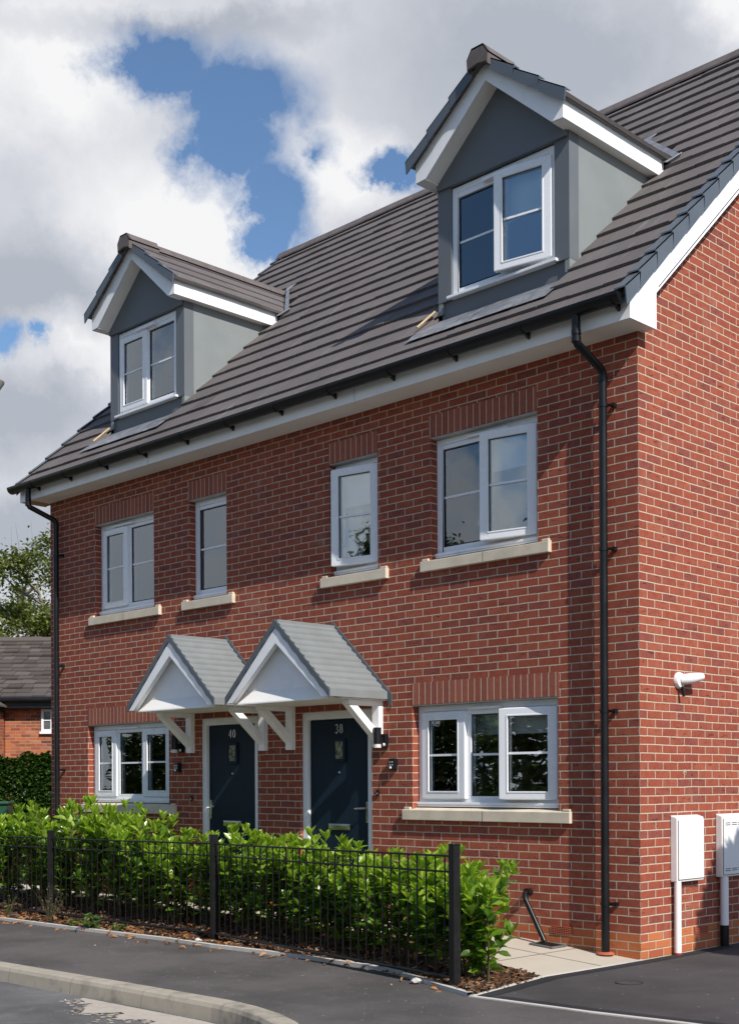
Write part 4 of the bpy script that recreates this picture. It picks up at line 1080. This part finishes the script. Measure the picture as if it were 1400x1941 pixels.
# ------------------------------------------------------------------ railings
FP = [(-.131,-2.123,1.006),(-3.688,-1.440,.992),(-6.75,-1.307,.985),(-9.9,-1.22,.985)]
fence = thing('railing_fence', 'low black steel railings with square posts along the front of the hedge', 'fence', (FP[0][0],FP[0][1],g0(FP[0][0])))
F0 = Vector((FP[0][0],FP[0][1],g0(FP[0][0])))
for i, (x, y, h) in enumerate(FP):
    mb = MB(); p = Vector((x,y,g0(x)))-F0
    a = Vector(FP[min(i+1,3)][:2])-Vector(FP[max(i-1,0)][:2]); ang = math.atan2(a.y, a.x)
    mb.box(-.030,.030,-.030,.030,-.1,h); mb.box(-.033,.033,-.033,.033,h,h+.012)
    o = mb.build('post', M_black2, fence, bevel=.004); o.location = p; o.rotation_euler = (0,0,ang)
    for z in (.22,.76):
        b = MB(); b.lathe([(.010,0),(.010,.004),(.004,.009)], (0,0,0), 12, 'y'); b = b.build('bolt', M_galv, fence, smooth=True); b.location = p+Vector((math.cos(ang)*.0+math.sin(ang)*.031+.008, -math.cos(ang)*.031, z)); b.rotation_euler = (0,0,ang)
for (x0, y0, h0), (x1, y1, h1) in zip(FP, FP[1:]):
    A = Vector((x0,y0,g0(x0)))-F0; B = Vector((x1,y1,g0(x1)))-F0; mb = MB(); d = (B-A); L = d.length; u = d.normalized()
    A2 = A+u*.03; B2 = B-u*.03
    for z, r in ((.925,.0075),(.815,.007),(.085,.013)):
        z0 = z*h0; z1 = z*h1
        mb.tube([A2+Vector((0,0,z0)), (A2+B2)/2+Vector((0,0,(z0+z1)/2-.003)), B2+Vector((0,0,z1))], r, 8)
    nb = int(L/.108)
    for k in range(1, nb):
        q = A+d*(k/nb); h = h0+(h1-h0)*k/nb
        mb.tube([q+Vector((0,0,.075)), q+Vector((0,0,.925*h))], .0062, 6)
    mb.build('rail_panel', M_black2, fence, smooth=True)

# ------------------------------------------------------------------ laurel hedge
def laurel_meshes(seed, h=1.0, r=.36, nst=8, dens=.86):
    random.seed(seed); st = MB(); old = MB(); new = MB()
    for k in range(nst):
        a = random.uniform(0, 2*PI); rb = r*random.uniform(.05,.35); rt = r*random.uniform(.25,1.0); hh = h*random.uniform(.66,1.08)
        if k == 0: rt *= .3; hh = h*1.02
        b = Vector((rb*math.cos(a), rb*math.sin(a), 0)); a2 = a+random.uniform(-.5,.5); tp = Vector((rt*math.cos(a2), rt*math.sin(a2), hh))
        mid = (b+tp)/2+Vector((random.gauss(0,.04), random.gauss(0,.04), .05))
        P = lambda u: b*(1-u)**2+mid*2*u*(1-u)+tp*u*u
        st.tube([P(i/5) for i in range(6)], [.011,.010,.008,.007,.005,.003], 5)
        def shoot(P, u0, n, Lf, newtop):
            phi = random.uniform(0,6)
            for i in range(n):
                u = u0+(1-u0)*(i+.5)/n; p = P(u); t_ = (P(min(1,u+.03))-P(max(0,u-.03))).normalized(); phi += 2.4
                s_ = Vector((math.cos(phi),math.sin(phi),0)); el = .30+.55*u*random.uniform(.6,1.2)
                d = (s_-t_*s_.dot(t_)).normalized()*(1.0-.3*u)+t_*el
                tip = u > .70 and newtop
                leaf(new if tip else old, p, d, Lf*random.uniform(.75,1.15)*(.85 if tip else 1), Lf*random.uniform(.40,.52), random.uniform(.05,.35) if not tip else random.uniform(-.05,.15))
            for i in range(5):
                phi += 2.4; d = Vector((math.cos(phi)*.55,math.sin(phi)*.55,.9)); leaf(new if newtop else old, P(1.0), d, Lf*random.uniform(.7,1.0), Lf*.36, 0)
        shoot(P, .10, int(23*dens), .138, hh > h*.62)
        for q in range(6):
            u = random.uniform(.08,.85); o_ = P(u); a3 = random.uniform(0,2*PI); ln = random.uniform(.14,.30)
            e = o_+Vector((math.cos(a3)*ln*.8, math.sin(a3)*ln*.8, ln*.75))
            P2 = lambda w, o_=o_, e=e: o_*(1-w)+e*w+Vector((0,0,.04*w*w))
            st.tube([P2(0),P2(.5),P2(1)], [.005,.004,.002], 4); shoot(P2, .12, int(9*dens), .128, e.z > h*.62)
    return st, old, new
VAR = []
for sd in (3, 11, 29):
    st, old, new = laurel_meshes(sd)
    o = thing('laurel_bush', '', 'hedge bush', (0,0,-50), 0, 'laurels in the front hedge')
    st.build('stems', M_stem, o); old.build('foliage', M_laurel, o); new.build('young_foliage', M_laurelnew, o)
    VAR.append(o)
random.seed(5)
HEDGE = [(-.42,-1.66,.90,'tall glossy laurel at the right end of the hedge behind the end fence post'),
 (-.86,-1.52,.92,'second laurel from the right end of the hedge, under the wide ground floor window'),
 (-1.34,-1.40,.93,'third laurel from the right end of the hedge, below the left of the window sill'),
 (-1.82,-1.30,.93,'laurel in the hedge just right of the door numbered 38'),
 (-2.30,-1.22,.95,'laurel in the hedge standing before the right side of the door numbered 38'),
 (-2.78,-1.14,1.00,'laurel with upright shoots before the letter plate of the door numbered 38'),
 (-3.28,-1.07,1.02,'laurel in the hedge before the brickwork between the two doors'),
 (-3.80,-1.01,1.05,'laurel behind the middle fence post, before the door numbered 40'),
 (-4.32,-.98,1.04,'laurel in the hedge before the left jamb of the door numbered 40'),
 (-4.88,-.95,1.06,'laurel in the hedge below the right end of the left ground floor sill'),
 (-5.44,-.92,1.14,'laurel in the hedge below the middle of the left ground floor sill'),
 (-6.00,-.90,1.24,'laurel in the hedge before the left end of the left ground floor sill'),
 (-6.56,-.90,1.36,'tall laurel before the left downpipe of the house'),
 (-7.14,-.88,1.34,'tallest laurel with upright shoots left of the house corner'),
 (-7.75,-.86,1.22,'laurel in the hedge at the left edge of the picture'),
 (-8.4,-.84,1.2,'last laurel of the hedge, cut by the left edge of the picture')]
for i, (x, y, h, lab) in enumerate(HEDGE):
    src = VAR[i % 3]
    o = copy_tree(src) if i > 2 else src
    z = bedz(x, min(y, bz(min(x,-.04))-.02)); k = (h-z)*.86*random.uniform(.95,1.05)
    o.location = (x, y, z); o.rotation_euler = (0,0,random.uniform(0,6.28)); o.scale = (1.0, 1.0, k); o['label'] = lab
st, old, new = laurel_meshes(77, .66, .25, 5, .9)
o = thing('laurel_bush', 'low young laurel at the open end of the bed, right of the end fence post', 'hedge bush', (-.10,-1.78,.02), 0, 'laurels in the front hedge')
st.build('stems', M_stem, o); old.build('foliage', M_laurel, o); new.build('young_foliage', M_laurelnew, o)

# weeds at the foot of the railings
def weed(x, y, h, n, spread, mat, label, name='weed', L=.05, w=.02):
    t = thing(name, label, 'weed', (x,y,g0(x)+.015)); st = MB(); lf = MB()
    for _ in range(n):
        a = random.uniform(0,6.28); e = Vector((math.cos(a)*spread*random.random(), math.sin(a)*spread*random.random(), h*random.uniform(.4,1)))
        st.tube([(0,0,0), e*.5+Vector((0,0,.02)), e], [.003,.002,.001], 4)
        for q in range(6):
            u = random.uniform(.25,1); leaf(lf, e*u, Vector((random.gauss(0,1),random.gauss(0,1),random.gauss(.5,.5))), L*random.uniform(.6,1.2), w, .2)
    st.build('stems', M_stem, t); lf.build('foliage', mat, t)
random.seed(9)
weed(-5.47,-1.645,.16,9,.14,M_weed,'broad green weed growing out over the edging', L=.085, w=.04)
weed(-6.45,-1.50,.42,22,.20,M_weedgrey,'dry grey-green weed in front of the left fence post', L=.03, w=.009)
weed(-7.25,-1.55,.30,10,.12,M_weed,'thin tall weed at the left end of the railings', L=.035, w=.012)
weed(-5.0,-1.60,.10,7,.12,M_weed,'small creeping weed on the edging left of the middle of the fence', L=.05, w=.02)
weed(-5.85,-1.60,.12,7,.14,M_weed,'small weed between the dry weed and the broad green weed', L=.045, w=.018)
mb = MB()
for _ in range(900):
    x = random.uniform(-7.5,-.2); y = xs_at(EDGE, x)+.04+abs(random.gauss(0,.04)); leaf(mb, Vector((x,y,g0(x)+.018)), Vector((random.gauss(0,1),random.gauss(0,1),random.uniform(.1,.8))), random.uniform(.008,.02), random.uniform(.005,.010), .1)
stuff(mb.build('moss', M_weed), 'patchy moss and seedlings along the back of the edging', 'moss')

# ------------------------------------------------------------------ background on the left
FW = Vector((-.70607,.70814,0)); RT = Vector((.70813,.70607,0))
def bgp(px, y, D):
    """world point at distance D along the view for a pixel of the photograph (used to measure where far things stand)"""
    return Vector((5.7526,-8.8559,1.452))+FW*D+RT*((px-700)/2430*D)+Vector((0,0,(1482-y+.0049*(700-px))/2430*D))
ang = math.atan2(RT.y, RT.x)
org = bgp(10, 1600, 28); org.z = -.4
oh = thing('brick_cottage', 'old orange brick cottage with a stone slate roof behind the left corner of the house', 'cottage', org, ang)
# local axes: x along the facade (to the right), y away from the viewer
mb = MB(); mb.box(0,9,0,.3,0,3.55); mb.box(0,.3,.3,6,0,3.55); mb.box(8.7,9,.3,6,0,3.55); mb.build('wall', M_oldbrick, oh)
mb = MB(); mb.box(-4,-.02,-1.6,6,0,3.4); mb.build('wall', M_oldbrick, oh)
mb = MB(); random.seed(4); zz = 0; rowy = -.25
while rowy < 3.2:
    x = -5.25-random.random()*.3
    while x < 9.2:
        w = random.uniform(.22,.40); j = random.uniform(-.012,.012); z0 = 3.70+(rowy+.25)*.46+.05+j; yb = rowy+.38; jj = random.uniform(-.02,.02)
        A = [(x+.006,rowy+jj,z0),(x+w-.006,rowy+jj,z0+random.uniform(-.01,.01)),(x+w-.006,yb,z0+.38*.46-.045),(x+.006,yb,z0+.38*.46-.045)]
        B = [(p[0],p[1]+.01,p[2]-.035) for p in A]; mb.mesh(A+B, [(0,1,2,3),(4,5,1,0),(5,6,2,1),(6,7,3,2),(7,4,0,3)]); x += w
    rowy += .245
mb.face([(-5.3,3.2,5.30),(9.2,3.2,5.30),(9.2,7,3.6),(-5.3,7,3.6)])
mb.build('roof', M_slate, oh)
mb = MB(); mb.tube([(-5.3,3.2,5.32),(9.2,3.2,5.32)], .09, 8); mb.build('ridge', M_slate, oh)
mb = MB(); mb.tube([(.0,-.32,3.66),(9.2,-.32,3.66)], .055, 10); mb.box(0,9,-.26,-.02,3.48,3.66); mb.build('gutter', M_black, oh, smooth=True)
mb = MB(); mb.prism([(.10,-1.75,3.30),(.10,-1.75,3.50),(-1.3,-1.75,4.42),(-1.3,-1.75,4.20)], (0,.12,0)); mb.build('bargeboard', M_black, oh)
mb = MB(); mb.prism([(-.02,-1.6,3.4),(-1.3,-1.6,4.24),(-2.6,-1.6,3.4)], (0,.2,0)); mb.build('wall', M_oldbrick, oh)
mb = MB(); mb.prism([(.12,-1.78,3.49),(-1.3,-1.78,4.42),(-1.3,1.2,4.42),(.12,1.2,3.49)], (0,0,.04)); mb.build('roof', M_slate, oh)
wx = .80; mb = MB(); frame_ring(mb, wx, wx+1.1, 2.98, 3.47, -.04, .03, .05); mb.box(wx+.20,wx+.22,-.03,.02,3.03,3.42); mb.box(wx+.38,wx+.43,-.03,.02,3.03,3.42); mb.box(wx+.05,wx+1.05,-.03,.02,3.215,3.235); mb.box(wx-.03,wx+1.13,-.07,.02,2.93,2.979)
w_ = mb.build('window', M_white, oh)
mb = MB(); mb.box(wx+.05,wx+1.05,-.012,-.008,3.03,3.42); mb.build('pane', plain('grey_pane', (.10,.11,.11), .1, .2, 4, spec=.8), w_)
# climber on the cottage wall
t = thing('climbing_shrub', 'dark clipped evergreen climber covering the foot of the cottage wall', 'shrub', bgp(45,1600,27.2), ang); t.location.z = -.4
mb = MB(); random.seed(8)
for _ in range(11000):
    x = random.uniform(-1.4,1.5); top = 2.43+.06*math.sin(x*5)+.04*math.sin(x*13); bot = .7 if x < .1 else .7+(x-.1)*1.2
    z = random.uniform(bot, top); y = -.02-.42*math.sqrt(max(0,1-((z-1.5)/1.05)**2))*random.uniform(.7,1.0)
    leaf(mb, Vector((x,y,z)), Vector((random.gauss(0,.6),-1,random.gauss(-.1,.6))), random.uniform(.10,.17), random.uniform(.06,.09), .2)
mb.build('foliage', M_ivy, t)
mb = MB()
for i in range(6): mb.tube([(-1.2+i*.4,-.05,0),(-1.25+i*.42,-.12,1.0),(-1.2+i*.4,-.1,2.2)], [.03,.025,.012], 6)
mb.build('stems', M_bark, t)
t = thing('wheelie_bin', 'dark green wheelie bin whose lid shows above the left end of the hedge', 'bin', bgp(-9,1600,24), ang+.1); t.location.z = .13
mb = MB(); mb.prism([(-.24,-.28,.05),(.24,-.28,.05),(.28,-.33,.93),(-.28,-.33,.93)], (0,.6,0)); mb.build('body', M_greenbin, t, bevel=.02)
mb = MB(); mb.box(-.30,.30,-.37,.36,.935,.985); mb.build('lid', M_greenbin, t, bevel=.015)
for s in (-1,1):
    mb = MB(); mb.lathe([(.10,-.02),(.10,.02)], (s*.25,.27,.10), 16, 'x'); mb.build('wheel', M_black, t)

def tree(pos, h, cr, label, mat, seed, nl=5200, ls=.13, group=None, bare=True, trunk=.16):
    random.seed(seed); t = thing('tree', label, 'tree', pos, 0, group); w = MB(); lf = MB()
    tips = []
    P = [Vector((random.gauss(0,.12)*i*.4, random.gauss(0,.12)*i*.4, h*.8*i/5)) for i in range(6)]
    w.tube(P, [trunk*(1-.16*i) for i in range(6)], 8)
    for k in range(26):
        u = random.uniform(.12,1); i = min(4, int(u*5)); b = P[i].lerp(P[i+1], u*5-i); a = random.uniform(0,6.28); ln = cr*random.uniform(.5,1.05)*(1.15-.55*u)
        e = b+Vector((math.cos(a)*ln, math.sin(a)*ln, ln*random.uniform(.35,1.0))); m_ = (b+e)/2+Vector((0,0,-.08*ln))
        w.tube([b, m_, e], [trunk*.35, trunk*.22, trunk*.06], 5); tips.append((b, m_, e))
        for q in range(3):
            s_ = m_.lerp(e, random.random()); a2 = a+random.uniform(-1.2,1.2); l2 = ln*random.uniform(.3,.5); e2 = s_+Vector((math.cos(a2)*l2, math.sin(a2)*l2, l2*random.uniform(.3,1.3)))
            w.tube([s_, e2], [trunk*.12, trunk*.03], 4); tips.append((s_, (s_+e2)/2, e2))
    if bare:
        for q in range(26):
            b = random.choice(tips)[2]; e = b+Vector((random.gauss(0,.25),random.gauss(0,.25),random.uniform(.4,1.1))); w.tube([b, e], [trunk*.05, trunk*.015], 3)
    w.build('trunk', M_bark, t)
    cl = []
    for b, m_, e in tips:
        for q in range(3): cl.append((m_.lerp(e, random.uniform(.2,1.1)), random.uniform(.25,.6)*cr*.34))
    for _ in range(nl):
        c, r = random.choice(cl); d = Vector((random.gauss(0,1),random.gauss(0,1),random.gauss(0,.8))); p = c+d*r*.55
        leaf(lf, p, Vector((random.gauss(0,1),random.gauss(0,1),random.gauss(-.1,.7))), ls*random.uniform(.7,1.4), ls*.6, .15)
    lf.build('crown', mat, t); return t
def bgtree(px, D, h, cr, label, seed, **k):
    p = bgp(px, 1600, D); p.z = -.4; return tree(p, h, cr, label, k.pop('mat', M_treeleaf), seed, **k)
G1 = 'trees behind the cottage'
bgtree(78, 44, 10.9, 2.9, 'pale-limbed bushy tree behind the cottage roof, against the house corner', 31, group=G1, nl=17000, ls=.15)
bgtree(40, 50, 11.6, 3.3, 'thin-topped tree with bare twigs behind the middle of the cottage roof', 32, group=G1, nl=15000, ls=.15)
bgtree(-12, 41, 10.4, 2.8, 'dense green tree cut by the left edge of the picture', 33, group=G1, nl=17000, ls=.15)
bgtree(118, 52, 10.6, 2.9, 'green tree mostly hidden behind the left corner of the house', 34, group=G1, nl=12000, ls=.15)
# trees over the road, which the front windows mirror
G2 = 'trees across the road'
random.seed(2)
for i, (x, y, h, c) in enumerate([(-14,-34,10.6,4.6),(-22,-36,11.8,5.0),(-30,-35,12.2,5.0),(-38,-38,12.6,5.2),(-6,-36,11.4,4.8),(3,-38,11.0,4.8),(-26,-42,13,5.2)]):
    tree((x,y,-.4), h, c, 'broad green tree standing across the road and seen only as a reflection in the panes', M_treeleaf2, 50+i, nl=17000, ls=.24, group=G2, bare=False, trunk=.22)
t = thing('hedge', 'tall dark hedge across the road, seen only mirrored in the ground floor panes', 'hedge', (-14,-19,-.42)); mb = MB(); random.seed(12)
for _ in range(30000):
    x = random.uniform(-22,20); z = random.uniform(.0,4.0+.4*math.sin(x)+.3*math.sin(x*2.7)); leaf(mb, Vector((x,random.uniform(-.6,.6)*(1-.5*z/3.6),z)), Vector((random.gauss(0,1),random.gauss(.4,1),random.gauss(.2,.6))), random.uniform(.2,.34), random.uniform(.14,.22), .2)
mb.build('foliage', M_treeleaf, t)
mb = MB()
for i in range(50): mb.tube([(-22+i*.84,0,0),(-22+i*.84,.05,2.2)], [.05,.02], 5)
mb.build('stems', M_bark, t)
t = thing('tree', 'unseen round-headed tree added beside the driveway, off to the right, to shadow the side wall', 'tree', (4.5,.74,-.05)); mb = MB(); random.seed(91)  # stand-in caster: crown placed and sized to throw the rounded shadow on gable and drive
for _ in range(9000):
    d = Vector((random.gauss(0,1),random.gauss(0,1),random.gauss(0,1))).normalized(); p = Vector((0,0,3.70))+d*Vector((1,1,1)).length*.577*.92*random.random()**.35
    leaf(mb, p, d+Vector((0,0,.2)), random.uniform(.12,.22), random.uniform(.08,.13), .2)
mb.build('crown', M_treeleaf2, t); mb = MB(); mb.tube([(0,0,0),(.03,.02,1.6),(0,0,3.4)], [.07,.055,.03], 8)
for i in range(9): mb.tube([(0,0,2.3+i*.12),(.6*math.cos(i*2.4),.6*math.sin(i*2.4),3.1+i*.12)], [.03,.01], 5)
mb.build('trunk', M_bark, t)
# street lantern whose rim shows at the left edge
p = bgp(-16, 745, 15.0)
t = thing('street_lamp', 'lantern head of a street lamp just entering the left edge of the picture', 'street lamp', (p.x,p.y,-.15))
hz = p.z+.15
mb = MB(); mb.tube([(0,0,0),(0,0,hz-.25)], [.06,.045], 14); mb.build('pole', M_black2, t, smooth=True)
mb = MB(); mb.lathe([(.05,-.30),(.095,-.22),(.105,-.05),(.10,-.01),(.105,.0)], (0,0,hz), 20); mb.build('lantern', M_black2, t, smooth=True)
mb = MB(); mb.lathe([(.09,.0),(.165,.115),(.17,.135),(.12,.165),(.03,.18)], (0,0,hz), 24); mb.build('hood', plain('grey_lamp_hood', (.28,.27,.25), .5), t, smooth=True)

# ------------------------------------------------------------------ camera
cam = bpy.data.cameras.new('Camera'); co = bpy.data.objects.new('Camera', cam); COL.objects.link(co); S.camera = co
Fv = Vector((-.70607495,.70813711,0)); Rv = Vector((.70812854,.70606641,-.00491939)); Uv = Vector((.0034836,.00347346,.9999879))
Mx = Matrix.Identity(4)
for i in range(3): Mx[i][0] = Rv[i]; Mx[i][1] = Uv[i]; Mx[i][2] = -Fv[i]; Mx[i][3] = (5.752589,-8.855913,1.452037)[i]
co.matrix_world = Mx
cam.sensor_fit = 'HORIZONTAL'; cam.sensor_width = 36; cam.lens = 2429.87/1400*36
cam.shift_x = 0; cam.shift_y = (1481.965-970.5)/1400; cam.clip_start = .1; cam.clip_end = 3000

# ------------------------------------------------------------------ sun and sky
BETA = math.radians(75.6); EL = math.atan(.885)
sd = Vector((math.sin(BETA)*math.cos(EL), -math.cos(BETA)*math.cos(EL), math.sin(EL)))
sun = bpy.data.lights.new('Sun', 'SUN'); sun.energy = 5.0; sun.angle = math.radians(.5); sun.color = (1,.945,.87)
so = bpy.data.objects.new('Sun', sun); COL.objects.link(so); so.rotation_euler = sd.to_track_quat('Z','Y').to_euler(); so.location = (10,-6,15)
w = bpy.data.worlds.new('World'); S.world = w; w.use_nodes = True
t = NT(w.node_tree); bg = w.node_tree.nodes['Background']
sky = t.n('ShaderNodeTexSky', sky_type='NISHITA', sun_disc=False, sun_elevation=EL, sun_rotation=math.atan2(sd.x, sd.y), altitude=50, air_density=1.0, dust_density=.6, ozone_density=1.6)
D = t.n('ShaderNodeTexCoord').outputs['Generated']
n1 = t.noise(D, 9, 2, .5); n2 = t.noise(D, 30, 10, .66); n3 = t.noise(D, 7, 7, .6); nb_ = t.noise(t.vm('ADD', D, (1.7,.4,.9)), 4.2, 7, .6)
wv = t.vm('ADD', t.vm('SCALE', t.vm('SUBTRACT', n1.outputs['Color'], (.5,.5,.5)), .05), t.vm('SCALE', t.vm('SUBTRACT', n2.outputs['Color'], (.5,.5,.5)), .045))
Dw = t.vm('ADD', D, wv)
fw_ = t.vm('DOT_PRODUCT', Dw, tuple(Fv)); fc = t.math('MAXIMUM', fw_, .05)
u = t.math('DIVIDE', t.vm('DOT_PRODUCT', Dw, tuple(Rv)), fc); v = t.math('DIVIDE', t.vm('DOT_PRODUCT', Dw, tuple(Uv)), fc)
front = t.rng(t.vm('DOT_PRODUCT', D, tuple(Fv)), .70, .80)
def ell(px, py, a, b, rot=0):
    cu, cv = (px-700)/2430, (1482-py)/2430; a /= 2430; b /= 2430; c, s = math.cos(rot), math.sin(rot)
    du = t.math('SUBTRACT', u, cu); dv = t.math('SUBTRACT', v, cv)
    p = t.math('DIVIDE', t.math('ADD', t.math('MULTIPLY', du, c), t.math('MULTIPLY', dv, s)), a); q = t.math('DIVIDE', t.math('SUBTRACT', t.math('MULTIPLY', dv, c), t.math('MULTIPLY', du, s)), b)
    return t.math('SUBTRACT', 1, t.math('SQRT', t.math('ADD', t.math('MULTIPLY', p, p), t.math('MULTIPLY', q, q))))
def mx(*a):
    r = a[0]
    for b in a[1:]: r = t.math('MAXIMUM', r, b)
    return r
hole = mx(ell(315,115,150,88), ell(460,175,165,115), ell(440,270,122,130), ell(515,380,78,150,.30), ell(498,470,58,60), t.math('MULTIPLY', ell(590,285,40,44), .5), ell(735,335,80,38,-.25), t.math('MULTIPLY', ell(0,650,50,42), .95), t.math('MULTIPLY', ell(75,640,30,22), .8))
hole = t.math('ADD', t.math('MULTIPLY', hole, front), t.math('MULTIPLY', t.math('SUBTRACT', 1, front), t.math('ADD', t.math('MULTIPLY', t.math('SUBTRACT', nb_.outputs[0], .455), 5.), t.math('MULTIPLY', t.math('SUBTRACT', t.sep(D)[2], .215), 2.6))))
hole = t.math('ADD', hole, t.math('MULTIPLY', t.math('SUBTRACT', n2.outputs[0], .5), .78))
blue = t.math('POWER', t.rng(hole, -.16, .46, 0, 1, False), 1.25)
# cloud tone: white where the cloud is thin or faces the sun, grey bellies elsewhere
wb = mx(ell(330,440,330,190,-.6), ell(150,130,260,200,.2), ell(150,640,170,90,-.2), ell(640,330,150,110), t.math('MULTIPLY', ell(1400,0,150,100), .8))
gb = mx(ell(60,560,220,160,.2), ell(40,800,260,120), ell(1000,120,420,300), ell(330,40,420,55), ell(60,1000,200,100))
tone = t.math('ADD', .52, t.math('ADD', t.math('MULTIPLY', t.math('MAXIMUM', wb, 0), .75), t.math('MULTIPLY', t.math('MAXIMUM', gb, 0), -.75)))
tone = t.math('ADD', t.math('MULTIPLY', tone, front), t.math('MULTIPLY', t.math('SUBTRACT', 1, front), .64))
tone = t.math('ADD', tone, t.math('MULTIPLY', t.math('SUBTRACT', n3.outputs[0], .5), .75))
tone = t.math('ADD', tone, t.math('MULTIPLY', t.math('SUBTRACT', n2.outputs[0], .5), .22), clamp=True)
cl = t.ramp(tone, [(0, (4.1,4.4,5.0)), (.5, (6.0,6.2,6.7)), (1, (8.4,8.4,8.5))])
skyc = t.mix(1, sky.outputs[0], (1.0,1.16,1.28), 'MULTIPLY')
t.set(bg.inputs['Color'], t.mix(blue, cl, skyc)); bg.inputs['Strength'].default_value = .1
S.view_settings.view_transform = 'Standard'; S.view_settings.look = 'None'; S.view_settings.exposure = .14; S.view_settings.gamma = 1
S.cycles.max_bounces = 8; S.cycles.transparent_max_bounces = 12
